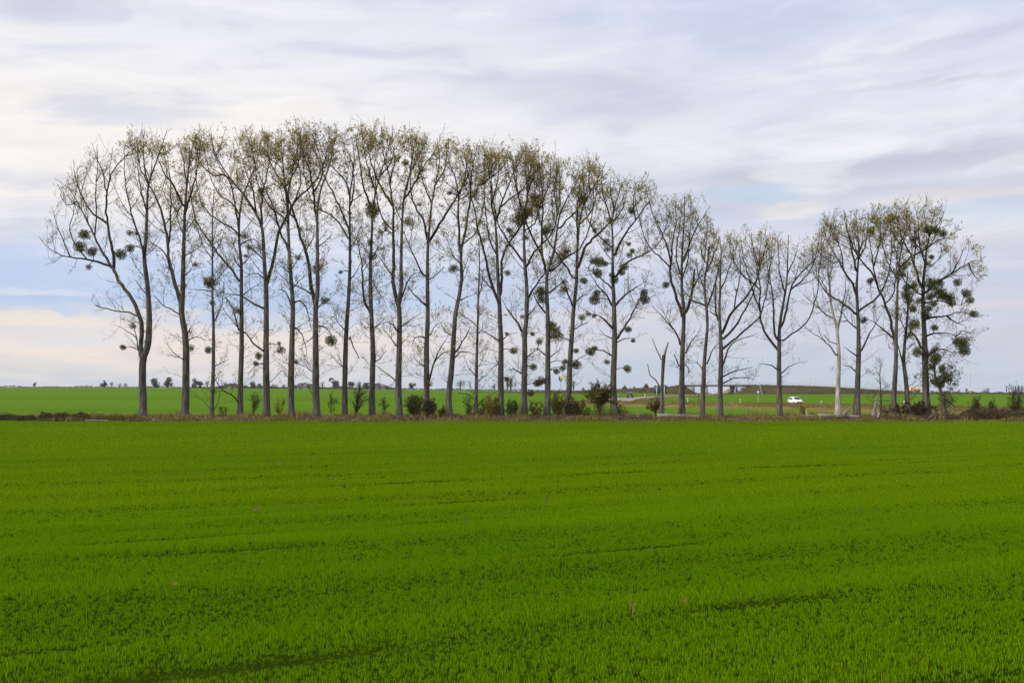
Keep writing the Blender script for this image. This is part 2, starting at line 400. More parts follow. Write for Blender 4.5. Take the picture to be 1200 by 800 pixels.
# ------------------------------------------------------------------ land
def undul(x, y):
    """gentle unevenness of the near field, drawn out along the drilling direction"""
    a = R(26); s = x * math.cos(a) + y * math.sin(a); t = -x * math.sin(a) + y * math.cos(a)
    return (.5 * np.sin(t * 1.35 + .9 * np.sin(s * .11) + .5 * np.sin(s * .041 + 1)) + .3 * np.sin(t * .52 + 1.3 + .8 * np.sin(s * .06 + 2))
            + .25 * np.sin(t * 2.7 + s * .09 + 1.1 * np.sin(s * .17)) + .2 * np.sin(s * .35 + 1.7 * np.sin(t * .33)))

def grid(name, xs_of_row, ys, zfn, mat):
    m = MB(); rows = []
    for y in ys:
        x = xs_of_row(y); rows.append(np.stack([x, np.full_like(x, y), zfn(x, np.full_like(x, y))], 1))
    V = np.array(rows); a, b, _ = V.shape
    i = np.arange(a * b).reshape(a, b)
    m.add(V.reshape(-1, 3), np.stack([i[:-1, :-1], i[:-1, 1:], i[1:, 1:], i[1:, :-1]], -1).reshape(-1, 4))
    return m.build(name, mat, smooth_shade=True)

xs = np.concatenate([np.linspace(-220, -62, 20), np.linspace(-60, 60, 241), np.linspace(62, 220, 20)])
ys = np.concatenate([np.linspace(-60, 6, 14), np.arange(7, 60, .4), np.arange(60, 109.9, 1.0), [110.0]])
tag(grid('field', lambda y: xs, ys, lambda x, y: undul(x, y) * .035 - .02, M['soil_field']), kind='structure')
us = np.concatenate([np.linspace(-2.0, -.62, 20), np.linspace(-.6, .6, 161), np.linspace(.62, 2.0, 20)])
ysf = np.concatenate([np.arange(110, 122, .5), np.geomspace(122, 900, 70), np.geomspace(930, 5200, 24)])
tag(grid('far_field', lambda y: us * y, ysf, lambda x, y: ground(x, y) - .03, M['far_field']), kind='structure')
# the uncropped strip under the trees lies as a sheet just above the field
ysr = np.concatenate([[109.2], np.arange(109.6, 120.3, .35)])
def strip_x(y):
    j = .5 * np.sin(us * 60 + 1) + .35 * np.sin(us * 171) + .25 * np.sin(us * 333)
    return us * 114
def strip_z(x, y):
    edge = np.where((y < 109.9) | (y > 119.2), -.08, .02)
    return ground(x, y) + edge + .05 * np.sin(x * 1.7 + y) + .03 * np.sin(x * 4.1 - y * 2)
tag(grid('tree_strip', strip_x, ysr, strip_z, M['strip']), kind='structure')

# young wheat: tufts of blades scattered as instances, thinner and shorter in the wheel tracks
def tuft_mesh(k, nb, h, wd, spread, mat='wheat'):
    m = MB()
    for _ in range(nb):
        a = rng.uniform(0, 6.28); lean = rng.uniform(.05, .6); hh = h * rng.uniform(.6, 1.15); x, y = rng.normal(size=2) * spread
        d = np.array([math.cos(a), math.sin(a), 0]); s = np.array([-d[1], d[0], 0]) * wd * rng.uniform(.7, 1.2)
        p = [np.array([x, y, -.02]), np.array([x, y, hh * .55]) + d * lean * hh * .25, np.array([x, y, hh * (1 - lean * .35)]) + d * lean * hh * .8]
        m.add([p[0] - s * .5, p[0] + s * .5, p[1] - s * .45, p[1] + s * .45, p[2]], [(0, 1, 3, 2)], [(2, 3, 4)])
    me = m.mesh('wheat_tuft_%d' % k, M[mat])
    return me

def scatter(name, pts, rot, scl, meshes, tone):
    """one object whose points carry copies of the tuft meshes (geometry nodes)"""
    me = bpy.data.meshes.new(name)
    me.vertices.add(len(pts)); me.vertices.foreach_set('co', pts.astype(np.float32).ravel())
    for nm, arr in (('rot', rot), ('scl', scl), ('tone', tone)):
        at_ = me.attributes.new(nm, 'FLOAT', 'POINT'); at_.data.foreach_set('value', arr.astype(np.float32))
    which = me.attributes.new('which', 'INT', 'POINT'); which.data.foreach_set('value', rng.integers(0, len(meshes), len(pts)).astype(np.int32))
    o = link(bpy.data.objects.new(name, me))
    ng = bpy.data.node_groups.new(name + '_nodes', 'GeometryNodeTree')
    ng.interface.new_socket('Geometry', in_out='INPUT', socket_type='NodeSocketGeometry')
    ng.interface.new_socket('Geometry', in_out='OUTPUT', socket_type='NodeSocketGeometry')
    gi = ng.nodes.new('NodeGroupInput'); go = ng.nodes.new('NodeGroupOutput')
    def attr(nm, typ):
        a = ng.nodes.new('GeometryNodeInputNamedAttribute'); a.data_type = typ; a.inputs[0].default_value = nm; return a.outputs[0]
    join = ng.nodes.new('GeometryNodeJoinGeometry')
    for k, tm in enumerate(meshes):
        holder = tm
        src = ng.nodes.new('GeometryNodeObjectInfo'); src.inputs['Object'].default_value = holder; src.inputs['As Instance'].default_value = False
        cmp = ng.nodes.new('FunctionNodeCompare'); cmp.data_type = 'INT'; cmp.operation = 'EQUAL'; ng.links.new(attr('which', 'INT'), cmp.inputs[2]); cmp.inputs[3].default_value = k
        ip = ng.nodes.new('GeometryNodeInstanceOnPoints')
        cx = ng.nodes.new('ShaderNodeCombineXYZ'); ng.links.new(attr('rot', 'FLOAT'), cx.inputs[2])
        ng.links.new(gi.outputs[0], ip.inputs['Points']); ng.links.new(cmp.outputs[0], ip.inputs['Selection'])
        ng.links.new(src.outputs['Geometry'], ip.inputs['Instance']); ng.links.new(cx.outputs[0], ip.inputs['Rotation']); ng.links.new(attr('scl', 'FLOAT'), ip.inputs['Scale'])
        ng.links.new(ip.outputs[0], join.inputs[0])
    ng.links.new(join.outputs[0], go.inputs[0])
    md = o.modifiers.new('scatter', 'NODES'); md.node_group = ng
    return tag(o, kind='stuff')

def proto(me):
    return bpy.data.objects.new(me.name, me)          # never linked to the scene: only the instances show
near_t = [proto(tuft_mesh(i, 6, .070, .0088, .018)) for i in range(6)]
mid_t = [proto(tuft_mesh(10 + i, 13, .085, .012, .042)) for i in range(5)]
far_t = [proto(tuft_mesh(20 + i, 18, .11, .024, .13)) for i in range(5)]
def field_points(y0, y1, dens, margin):
    P = []
    n = int(dens * (y1 - y0) * ((y0 + y1) / 2 * 1.04 + 2 * margin))
    y = np.sqrt(rng.uniform(y0 ** 2, y1 ** 2, n)); x = rng.uniform(-1, 1, n) * (y * .50 + margin)
    return x, y
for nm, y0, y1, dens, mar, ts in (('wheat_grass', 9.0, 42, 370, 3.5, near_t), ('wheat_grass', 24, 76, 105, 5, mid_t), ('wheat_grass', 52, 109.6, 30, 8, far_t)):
    x, y = field_points(y0, y1, dens, mar)
    u = undul(x, y)
    a = R(26); s = x * math.cos(a) + y * math.sin(a); t = -x * math.sin(a) + y * math.cos(a)
    track = np.zeros_like(x)
    for t0, wob, s0, s1 in ((23.0, .5, -40, 9), (24.7, .5, -40, 14), (14.5, .4, -40, 5), (12.8, .4, -30, 40), (36, .6, -60, 60), (38, .6, -60, 60), (9.0, .4, 2, 30), (18.5, .5, 2, 22), (29.5, .6, -30, 16), (20.6, .4, -34, -8)):
        tc_ = t0 + wob * np.sin(s * .13 + t0)
        track = np.maximum(track, np.exp(-((t - tc_) / .22) ** 2) * smooth(s0, s0 + 5, s) * (1 - smooth(s1 - 5, s1, s)) * (.55 + .45 * np.sin(s * .7 + t0)))
    hum = np.sin(x * 9.1 + 2.3 * np.sin(y * 6.3)) * np.sin(y * 7.7 + 1.9 * np.sin(x * 5.2)) * .5 + np.sin(x * 3.1 + 2 * np.sin(y * 1.7)) * np.sin(y * 2.3 + 1.5 * np.sin(x * 2.1)) * .5
    share = (1 - smooth(24, 42, y)) if y1 == 42 else smooth(24, 42, y) * (1 - smooth(52, 76, y)) if y1 == 76 else smooth(52, 76, y)
    keep = rng.random(len(x)) < share * np.clip(1.0 + .14 * u + .08 * hum - .5 * track, .38, 1)
    sc_ = np.clip(.92 + .24 * u + .18 * hum - .66 * track, .34, 1.6) * rng.uniform(.8, 1.2, len(x)) * (1 + .15 * rng.normal(size=len(x)).clip(-1.5, 1.5))
    pts = np.stack([x, y, u * .035 - .02], 1)[keep]
    tone = .26 + .36 * np.exp(-(np.log(np.maximum(y, 1) / 40) / .48) ** 2) + .16 * u + .10 * np.sin(t * .21 + 1.2 * np.sin(s * .05)) + .06 * np.sin(x * .5 + 2 * np.sin(y * .23))  # distance bump paints brighter light into mid-field colour; other terms are crop patches
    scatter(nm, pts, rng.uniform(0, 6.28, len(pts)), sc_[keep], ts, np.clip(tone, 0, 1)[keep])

# ------------------------------------------------------------------ the country road, its verge, the bridge and its embankment
route = [(844, 640), (840, 560), (834, 480), (812, 420), (778, 365), (742, 318), (726, 285), (727, 258), (750, 236), (800, 222), (870, 212), (932, 203), (1000, 190), (1100, 171), (1200, 154), (1330, 138), (1600, 118)]
RP = catmull([((px - CX) / F * Y, Y, 0) for px, Y in route], 2.0)
RT = np.gradient(RP, axis=0); RT /= np.linalg.norm(RT, axis=1, keepdims=True); RN = np.stack([-RT[:, 1], RT[:, 0], 0 * RT[:, 0]], 1)  # to the left when driving towards us
gz = ground(RP[:, 0], RP[:, 1])
rz = np.maximum(.42, gz + .12); k_ = np.ones(15) / 15
rz = np.convolve(np.pad(rz, 7, 'edge'), k_, 'valid')
def road_strip(name, offs, mat, kind='structure', sel=None):
    """offs: list of (sideways offset, height above the road or 'g' for the land)"""
    m = MB(); idx = np.arange(len(RP)) if sel is None else sel
    V = []
    for o_, h_ in offs:
        p = RP[idx] + RN[idx] * o_
        z = ground(p[:, 0], p[:, 1]) - .06 if h_ == 'g' else rz[idx] + h_
        p = p.copy(); p[:, 2] = z; V.append(p)
    V = np.stack(V, 1); a, b, _ = V.shape; i = np.arange(a * b).reshape(a, b)
    m.add(V.reshape(-1, 3), np.stack([i[:-1, :-1], i[:-1, 1:], i[1:, 1:], i[1:, :-1]], -1).reshape(-1, 4))
    return tag(m.build(name, mat, smooth_shade=True), kind=kind)
road_strip('road', [(-3.6, -.02), (-3.2, 0), (0, .04), (3.2, 0), (3.6, -.02)], M['asphalt'])
for o_ in (-3.0, 3.0):
    road_strip('road_marking', [(o_ - .08, .012), (o_ + .08, .012)], M['paint'])
for s0 in range(6, len(RP) - 4, 6):
    pass
near_i = np.where((np.arange(len(RP)) > 0) & (RP[:, 1] < 262))[0]
# camera side of the road: the side whose offset point lies nearer to us
side_s = np.sign(-(RN[near_i[len(near_i) // 2]] @ np.array([0, 1, 0])))
jag = .12 * np.sin(np.arange(len(RP)) * .9) + .1 * np.sin(np.arange(len(RP)) * .37)
road_strip('road_verge', [(side_s * 3.5, -.04), (side_s * 5.0, .30), (side_s * 6.6, .34), (side_s * 9.5, .1), (side_s * 14, 'g')], M['vergebase'], sel=near_i)
road_strip('road_shoulder', [(-side_s * 3.5, -.04), (-side_s * 5.0, -.02), (-side_s * 8.5, 'g')], M['vergebase'])
far_i = np.where(RP[:, 1] >= 258)[0]
road_strip('road_shoulder', [(side_s * 3.5, -.04), (side_s * 5.0, -.02), (side_s * 8.0, 'g')], M['vergebase'], sel=far_i)
# grass standing on the verge
def blades(m, C, h, wd, lean=.35, nb=1):
    C = np.repeat(np.asarray(C, float), nb, axis=0); n = len(C)
    a = rng.uniform(0, 6.28, n); d = np.stack([np.cos(a), np.sin(a), 0 * a], 1); s = np.stack([-d[:, 1], d[:, 0], 0 * a], 1)
    hh = (h * rng.uniform(.5, 1.3, n))[:, None]; wv = s * (wd * rng.uniform(.6, 1.3, n))[:, None] * .5
    C = C + rng.normal(size=(n, 3)) * [.06, .06, 0]
    mid = C + d * hh * lean * .3 + [0, 0, 1] * hh * .6; top = C + d * hh * lean + [0, 0, 1] * hh * .95
    V = np.stack([C - wv, C + wv, mid + wv * .8, mid - wv * .8, top], 1)
    i = np.arange(n)[:, None] * 5
    m.add(V.reshape(-1, 3), i + [0, 1, 2, 3], i + [3, 2, 4])
m = MB(); n = 9000
ii = rng.integers(0, len(near_i), n); tt = rng.uniform(4.4, 11.5, n)
base_p = RP[near_i[ii]] + RN[near_i[ii]] * (side_s * tt)[:, None] + RT[near_i[ii]] * rng.uniform(-1, 1, n)[:, None]
base_p[:, 2] = rz[near_i[ii]] + np.interp(tt, [3.5, 5, 6.6, 9.5, 14], [-.04, .30, .34, .1, -.5]) - .03
patchy = .6 + .6 * (.5 + .5 * np.sin(base_p[:, 0] * .55 + 1.5 * np.sin(base_p[:, 0] * .21)))
blades(m, base_p, np.repeat(.22 * patchy, 3), .09, .5, 3)
tag(m.build('verge_grass', M['verge']), kind='stuff')
m = MB(); n = 2500
ii = far_i[rng.integers(0, len(far_i), n)]; tt = rng.uniform(4.2, 8.5, n) * rng.choice([-1, 1], n)
bp = RP[ii] + RN[ii] * tt[:, None]; bp[:, 2] = ground(bp[:, 0], bp[:, 1]) + .02
blades(m, bp, .3, .2, .5, 2)
tag(m.build('verge_grass', M['verge']), kind='stuff')

# motorway embankment: a long bank whose crest follows the photograph's skyline, broken by the bridge opening
def bank(name, rows, depth=18, foot=9, mat=None):
    """rows: (px, Y, py of the crest); a bank with sloping sides and a flat crest"""
    m = MB(); prof = []
    P = catmull([((px - CX) / F * Y, Y, H + (HY - py) / F * Y) for px, Y, py in rows], 3.0)
    for x, y, z in P:
        g0 = float(ground(x, y - foot)) - .3; g1 = float(ground(x, y + depth + foot)) - .3
        j = .25 * math.sin(x * .31) + .15 * math.sin(x * .83)
        prof.append([(x, y - foot, g0), (x, y - foot * .5, g0 + (z - g0) * .52 + j), (x, y, z), (x, y + depth, z), (x, y + depth + foot, g1)])
    V = np.array(prof); a, b, _ = V.shape; i = np.arange(a * b).reshape(a, b)
    caps = [(i[0, 0], i[0, 1], i[0, 2]), (i[-1, 0], i[-1, 2], i[-1, 1])]
    q = np.stack([i[:-1, :-1], i[1:, :-1], i[1:, 1:], i[:-1, 1:]], -1).reshape(-1, 4)
    m.add(V.reshape(-1, 3), q, caps)
    m.add([V[0, 0], V[0, 2], V[0, 3], V[0, 4], V[-1, 0], V[-1, 2], V[-1, 3], V[-1, 4]], [(0, 1, 2, 3), (4, 7, 6, 5)])
    o = m.build(name, mat or M['embank'], smooth_shade=False)
    return tag(o, kind='structure'), P
YB = 560.0
_, PB = bank('embankment', [(884, YB, 450.6), (905, YB, 450.9), (930, YB, 451.4), (960, YB, 452.3), (985, YB, 453.6), (1010, YB, 455.2), (1040, YB, 457.0), (1075, YB, 459.0), (1110, YB, 460.2), (1160, YB, 460.9), (1260, YB, 461.2), (1500, YB, 461.4)])
_, PA = bank('embankment', [(560, YB + 60, 459.4), (640, YB + 50, 458.4), (720, YB + 30, 455.8), (755, YB + 10, 454.2), (780, YB, 453.2), (800, YB, 451.5)])
# the sloping ends of the banks beside the opening
def cone_end(px0, py0, px1, nm):
    a = at(px0, py0, YB); e = on(px1, YB - 9); m = MB()
    g = float(ground(a[0], YB)) - .3
    V = [(a[0], YB, a[2]), (a[0], YB + 18, a[2]), (e[0], YB - 3, g), (e[0], YB + 21, g), (a[0], YB - 9, g), (a[0], YB + 27, g)]
    m.add(V, [(0, 1, 3, 2)], [(0, 2, 4), (1, 5, 3)])
    return tag(m.build(nm, M['embank']), kind='structure')
cone_end(884, 450.6, 862, 'embankment')
cone_end(800, 451.5, 822, 'embankment')

bridge = thing('motorway_bridge', on(842, YB), 'long low concrete motorway bridge with railing, spanning the road behind the grassy banks', 'bridge')
bo = np.array(bridge.location)
zt = at(840, 450.4, YB)[2]; x0, x1 = at(797, 0, YB)[0], at(886, 0, YB)[0]
m = MB(); box(m, x0, x1, YB + 1.5, YB + 16.5, zt - .45, zt)
m.build('deck', M['concrete'], bridge, offset=bo)
m = MB(); box(m, x0 + 1, x1 - 1, YB + 2.1, YB + 3.0, zt - 1.05, zt - .452); box(m, x0 + 1, x1 - 1, YB + 8, YB + 9, zt - 1.05, zt - .452); box(m, x0 + 1, x1 - 1, YB + 15, YB + 16, zt - 1.05, zt - .452)
m.build('girder', M['concrete_dark'], bridge, offset=bo)
def abutment(xa, xb):
    m = MB(); g = float(ground(xa, YB)) - .5
    box(m, xa, xb, YB + 1.8, YB + 16.2, g, zt - 1.052)
    return m.build('abutment', M['concrete'], bridge, offset=bo)
ab = abutment(at(862.5, 0, YB)[0], at(876, 0, YB)[0]); abutment(at(806, 0, YB)[0], at(815, 0, YB)[0])
g = float(ground(at(829, 0, YB)[0], YB))
for yy in (YB + 3, YB + 9, YB + 15):
    m = MB(); box(m, at(827, 0, YB)[0], at(830.5, 0, YB)[0], yy - .5, yy + .5, g - .4, zt - 1.052); m.build('pier', M['concrete'], bridge, offset=bo)
# painted marks on the abutment: a blue block, a white letter-like block and a blue block
xg = at(862.5, 0, YB)[0]
m = MB()
for a_, b_, z0_, z1_ in ((.1, 1.2, .9, 3.0),): box(m, xg + a_, xg + b_, YB + 1.76, YB + 1.797, zt - 4.2 + z0_ - .6, zt - 4.2 + z1_)
m.build('graffiti', M['blue'], ab, offset=bo)
m = MB(); box(m, xg + 3.1, xg + 4.3, YB + 1.76, YB + 1.797, zt - 2.6, zt - 1.8)
m.build('graffiti', M['blue'], ab, offset=bo)
m = MB()
box(m, xg + 1.35, xg + 1.6, YB + 1.75, YB + 1.796, zt - 3.7, zt - 1.7); box(m, xg + 1.6, xg + 2.5, YB + 1.75, YB + 1.796, zt - 1.95, zt - 1.7)
box(m, xg + 2.3, xg + 2.5, YB + 1.75, YB + 1.796, zt - 2.6, zt - 1.95); box(m, xg + 1.6, xg + 2.5, YB + 1.75, YB + 1.796, zt - 2.85, zt - 2.6); box(m, xg + 2.1, xg + 2.35, YB + 1.75, YB + 1.796, zt - 3.7, zt - 2.85)
m.build('graffiti', M['white'], ab, offset=bo)
# railing along deck and crest
m = MB(); rl = np.concatenate([[[x0, YB + .9, zt]], [[x1, YB + .9, zt]], PB[3:] + [0, .9, 0]])
rl = rl[rl[:, 0] < at(1100, 0, YB)[0]]
rl = catmull(rl, 2.5)
tubes(m, rl + [0, 0, 1.0], np.full(len(rl), .06), 4); tubes(m, rl + [0, 0, .55], np.full(len(rl), .04), 4)
m.build('railing', M['steel'], bridge, offset=bo)
for p in rl[::3]:
    pass
mp_ = MB()
for p in rl: box(mp_, p[0] - .04, p[0] + .04, p[1] - .04, p[1] + .04, p[2] - .1, p[2] + 1.0)
mp_.build('railing_post', M['steel'], bridge, offset=bo)['kind'] = 'stuff'
# concrete steps running up the bank right of the opening
M['steps'] = mat_solid('old_steps', (.15, .13, .105), .9, .2, .6)
st = thing('bank_steps', on(889, YB - 9), 'pale concrete stairway climbing the bank right of the bridge opening', 'stairs')
m = MB(); so_ = np.array(st.location); cx_ = at(889.5, 0, YB)[0]
for k in range(22):
    f_ = k / 22; zz = so_[2] + (at(889, 450.6, YB)[2] - so_[2]) * f_
    box(m, cx_ - 1.0 + f_ * .9, cx_ + .1 + f_ * .9, YB - 9.4 + f_ * 9, YB - 8.9 + f_ * 9, zz - .3, zz + .22)
m.build('steps', M['steps'], st, offset=so_)

# ------------------------------------------------------------------ branching
SKX = [-200, 40, 50, 65, 90, 105, 130, 165, 200, 240, 265, 300, 350, 400, 425, 465, 500, 530, 545, 555, 585, 620, 645, 670, 710, 722, 735, 760, 772, 782, 790, 805, 822, 832, 840, 850, 870, 900, 940, 955, 965, 990, 1010, 1040, 1080, 1100, 1120, 1140, 1158, 1163, 1400]
SKY = [300, 300, 268, 212, 190, 163, 155, 148, 155, 147, 149, 145, 141, 145, 139, 144, 150, 151, 160, 163, 166, 165, 170, 181, 184, 200, 203, 203, 225, 228, 224, 221, 232, 245, 262, 270, 263, 265, 272, 272, 250, 240, 244, 237, 233, 231, 250, 272, 300, 340, 340]
def proj(P):
    P = np.asarray(P); return CX + F * P[..., 0] / P[..., 1], HY - F * (P[..., 2] - H) / P[..., 1]
def fits(P, slack):
    px, py = proj(P); return (py >= np.interp(px, SKX, SKY) + slack) & (px < 1159 + slack * .3) & (px > 47 - slack * .3)

def spawn(P, Rd, dens, len_fn, ang, K, up, tmin=.1, tmax=.98, rcap=.02, rtip=.004, rk=.6, wob=.12, sky=True, zmin=None):
    """children of many parent branches at once. P [n,K0,3] parents, Rd [n,K0]; returns the children's points, radii and t"""
    n, K0, _ = P.shape
    seg = np.linalg.norm(np.diff(P, axis=1), axis=2); Ln = seg.sum(1)
    cnt = rng.poisson(np.maximum(Ln * dens * (tmax - tmin), 0))
    par = np.repeat(np.arange(n), cnt); c = len(par)
    if c == 0: return np.zeros((0, K, 3)), np.zeros((0, K)), np.zeros(0)
    t = tmin + (tmax - tmin) * rng.random(c)
    fpos = t * (K0 - 1); i0 = np.minimum(fpos.astype(int), K0 - 2); fr = (fpos - i0)[:, None]
    base = P[par, i0] * (1 - fr) + P[par, i0 + 1] * fr
    T = P[par, i0 + 1] - P[par, i0]; T /= np.linalg.norm(T, axis=1, keepdims=True) + 1e-9
    r = Rd[par, i0] * (1 - fr[:, 0]) + Rd[par, i0 + 1] * fr[:, 0]
    v = rng.normal(size=(c, 3)); v -= (v * T).sum(1, keepdims=True) * T; v /= np.linalg.norm(v, axis=1, keepdims=True) + 1e-9
    a = np.radians(rng.normal(ang, 11, c))[:, None]
    d = T * np.cos(a) + v * np.sin(a)
    ln = len_fn(t, Ln[par], base) * rng.uniform(.55, 1.25, c)
    side = rng.normal(size=(c, 3)) * wob
    pts = [base]; cur = d
    for k in range(1, K):
        cur = cur + np.array([0, 0, 1]) * (up / K) + side / K + rng.normal(size=(c, 3)) * wob * .32
        cur = cur / np.linalg.norm(cur, axis=1, keepdims=True)
        pts.append(pts[-1] + cur * (ln / (K - 1))[:, None])
    C = np.stack(pts, 1)
    if sky:
        slack = rng.uniform(-12, 18, c); done = np.zeros(c, bool); out = C.copy()
        for s_ in (1, .75, .5):
            Q = base[:, None] + (C - base[:, None]) * s_
            ok = fits(Q[:, -1], slack) & ~done
            out[ok] = Q[ok]; done |= ok
        C = out[done]; r = r[done]; ln = ln[done]; t = t[done]
    if zmin is not None:
        C[:, :, 2] = np.maximum(C[:, :, 2], zmin)
    r0 = np.minimum(r * rk, np.minimum(rcap, .004 + ln * .011))
    k = np.linspace(0, 1, K)
    RR = np.maximum(r0[:, None] * (1 - .85 * k[None]), rtip)
    return C, RR, t

def stack_paths(paths, K):
    P = []; Q = []
    for p, r in paths:
        a, b, _ = resample(p, r, K); P.append(a); Q.append(b)
    return np.array(P), np.array(Q)

def clump_mesh(name, mat, n=420, leaf=.13, rad=1.0):
    """a mistletoe ball: forked twigs from a common foot, leaves thick towards an uneven outline"""
    m = MB()
    d = rng.normal(size=(n, 3)); d /= np.linalg.norm(d, axis=1, keepdims=True)
    bumps = rng.normal(size=(7, 3)); bumps /= np.linalg.norm(bumps, axis=1, keepdims=True)
    rr = rad * (.56 + .5 * np.clip((d @ bumps.T).max(1), 0, 1)) * rng.uniform(.12, 1.0, n) ** .45
    C = d * rr[:, None] * [1, 1, .92]
    cards(m, C, leaf * rng.uniform(.7, 1.5, n), aspect=.7)
    k = rng.random(n) < .25
    e = C[k]; tubes(m, np.stack([e * .05, e * .5 + rng.normal(size=e.shape) * .05, e], 1), np.tile([.012, .009, .006], (len(e), 1)), 3)
    return m.mesh(name, mat)
MISTLE = [clump_mesh('mistletoe_ball', M['mistletoe'], 620, .19) for _ in range(3)]
MISTLE_OLD = [clump_mesh('mistletoe_ball', M['mistletoe_old'], 480, .17) for _ in range(2)]

def parse(s):
    a = np.array([float(x) for x in s.split()]).reshape(-1, 2); return a

def build_tree(label, trunk, w0, w1, limbs, mist='', leaves=1500, dead=False, Y=None, mat=None, dens=1.0, low=.5, name='poplar_tree', group=None, leafmat='leaf', cat='tree', twigs=True, top=True, reach=1.0, ivy=None, sky=True):
    """trunk and limbs are traced in photo pixels and stood up at the tree's own distance; limbs fan out in depth"""
    Y = Y if Y else YT + rng.uniform(-.7, .7)
    tp = parse(trunk)
    bx = (tp[0, 0] - CX) / F * Y; bz = float(ground(bx, Y))
    built_px = []; built_Y = []
    w1 = min(w1, .6) if top else w1
    def lift(path, Y0, dy):
        n = len(path); k = np.linspace(0, 1, n) ** 1.2
        Ys = Y0 + dy * k
        return np.stack([(path[:, 0] - CX) / F * Ys, Ys, H + (HY - path[:, 1]) / F * Ys], 1)
    def extend(path, amount=18):
        if not top: return path
        p = path.copy(); d = p[-1] - p[-2]; d = d / (np.linalg.norm(d) + 1e-6); ext = [p]
        cur = p[-1].copy()
        if cur[1] - np.interp(cur[0], SKX, SKY) > 120 or d[1] > -.25 or cur[0] > 1120: return p
        for _ in range(14):
            if cur[1] < np.interp(cur[0], SKX, SKY) + amount: break
            d = d * .72 + np.array([rng.normal() * .16, -1]) * .28; d /= np.linalg.norm(d)
            cur = cur + d * 9; ext.append(cur[None].copy())
        return np.vstack(ext)
    root = thing(name, (bx, Y, bz), label, cat, group)
    off = np.array([bx, Y, bz])
    paths = []
    tmat = mat or M['trunk']; lmat = M['deadlimb'] if dead else M['limb']
    # trunk
    ppx = extend(tp) if not dead else tp
    P3 = catmull(lift(ppx, Y, rng.uniform(-.8, .8)), .7)
    d = np.concatenate([[0], np.cumsum(np.linalg.norm(np.diff(P3, axis=0), axis=1))]); t = d / d[-1]
    m_px = Y / F / 2
    rad = np.where(t < .45, w0 * (1 - .42 * t / .45), w1 + (w0 * .58 - w1) * ((1 - t) / .55) ** 1.1) * m_px
    fl = 1 + .42 * np.exp(-d / .55)
    P3[0, 2] = bz - .35
    m = MB(); tubes(m, P3, rad * fl, 14, bump=.055)
    m.build('trunk', tmat, root, smooth_shade=True, offset=off)
    paths.append((P3, rad)); built_px.append(catmull(ppx, 4)); built_Y.append(np.full(len(built_px[-1]), Y))
    nlimb = 0
    for j, (lw, ls) in enumerate(limbs):
        lp = parse(ls); cut = lw < 0; lw = abs(lw)
        allp = np.vstack(built_px); ally = np.concatenate(built_Y)
        jn = np.argmin(((allp - lp[0]) ** 2).sum(1) + 3 * np.maximum(lp[0][1] - allp[:, 1], 0) ** 2 * 0)
        Y0 = ally[jn]; gap = np.linalg.norm(allp[jn] - lp[0])
        if gap > .6:                                  # root the limb in the axis of the stem it leaves, a little lower down
            low_ = ((allp - [lp[0][0], lp[0][1] + min(gap, 4) * .5]) ** 2).sum(1); jn = int(np.argmin(low_)); Y0 = ally[jn]; lp = np.vstack([allp[jn][None], lp])
        if not cut and not dead: lp = extend(lp, 14 + 8 * rng.random())
        ln = np.linalg.norm(np.diff(lp, axis=0), axis=1).sum() * Y / F
        dy = float(np.clip(rng.choice([-1, 1]) * ln * rng.uniform(.12, .42), -3.6, 3.6)) if j % 2 else float(np.clip((-1) ** (j // 2) * ln * rng.uniform(.1, .4), -3.6, 3.6))
        L3 = catmull(lift(lp, Y0, dy), .6)
        t = np.linspace(0, 1, len(L3))
        e_ = .45 if not cut else lw * .5
        rr = (e_ + (lw - e_) * (1 - t) ** (1.15 if not cut else .9)) * m_px
        L3[1:-1] += rng.normal(size=(len(L3) - 2, 3)) * .035
        m = MB(); tubes(m, L3, rr, 8, bump=.05)
        m.build('limb', lmat if lw < 4.5 or dead else tmat if lw > 5 else lmat, root, smooth_shade=True, offset=off)
        paths.append((L3, rr)); built_px.append(catmull(lp, 4)); built_Y.append(np.interp(np.linspace(0, 1, len(built_px[-1])), np.linspace(0, 1, len(L3)), L3[:, 1]))
    if twigs:
        PP, RR = stack_paths(paths, 26)
        zg = bz
        def hi(base): return np.clip((base[:, 2] - zg - 8) / 10, 0, 1)
        lv = []
        # big secondary boughs in the crown only
        c1, r1, _ = spawn(PP, RR, .72 * dens, lambda t, Lp, b: (1.5 + 2.7 * hi(b)) * reach, 47, 10, .95, .30, .985, .055, .014, .6, sky=sky)
        k1 = rng.random(len(c1)) < .2 + .8 * hi(c1[:, 0]); c1, r1 = c1[k1], r1[k1]
        # fine boughs all the way down
        c2, r2, _ = spawn(PP, RR, 1.9 * dens, lambda t, Lp, b: (2.5 - .6 * hi(b)) * reach, 62, 7, .45, .10 if low > .3 else .28, .99, .028, .010, .5, wob=.22, sky=sky)
        keep = rng.random(len(c2)) < np.clip(low + .2 + hi(c2[:, 0]), 0, 1); c2, r2 = c2[keep], r2[keep]
        c2b, r2b, _ = spawn(c1, r1, 1.65, lambda t, Lp, b: 1.5 * (1 - .35 * t) * reach, 44, 7, .9, .12, .98, .022, .010, .6, sky=sky)
        C2 = np.concatenate([c2, c2b]); R2 = np.concatenate([r2, r2b])
        c3, r3, _ = spawn(C2, R2, 2.65, lambda t, Lp, b: .85 * (1.1 - .4 * t), 40, 5, .8, .1, .98, 0.012, .0062, .8, wob=.18, sky=sky)
        c4, r4, _ = spawn(c3, r3, 2.0, lambda t, Lp, b: .36 + 0 * t, 42, 3, .3, .15, .98, .008, .005, .9, wob=.2, sky=sky)
        m = MB(); tubes(m, c1, r1, 5); tubes(m, C2, R2, 3); tubes(m, c3, r3, 3); tubes(m, c4, r4, 3)
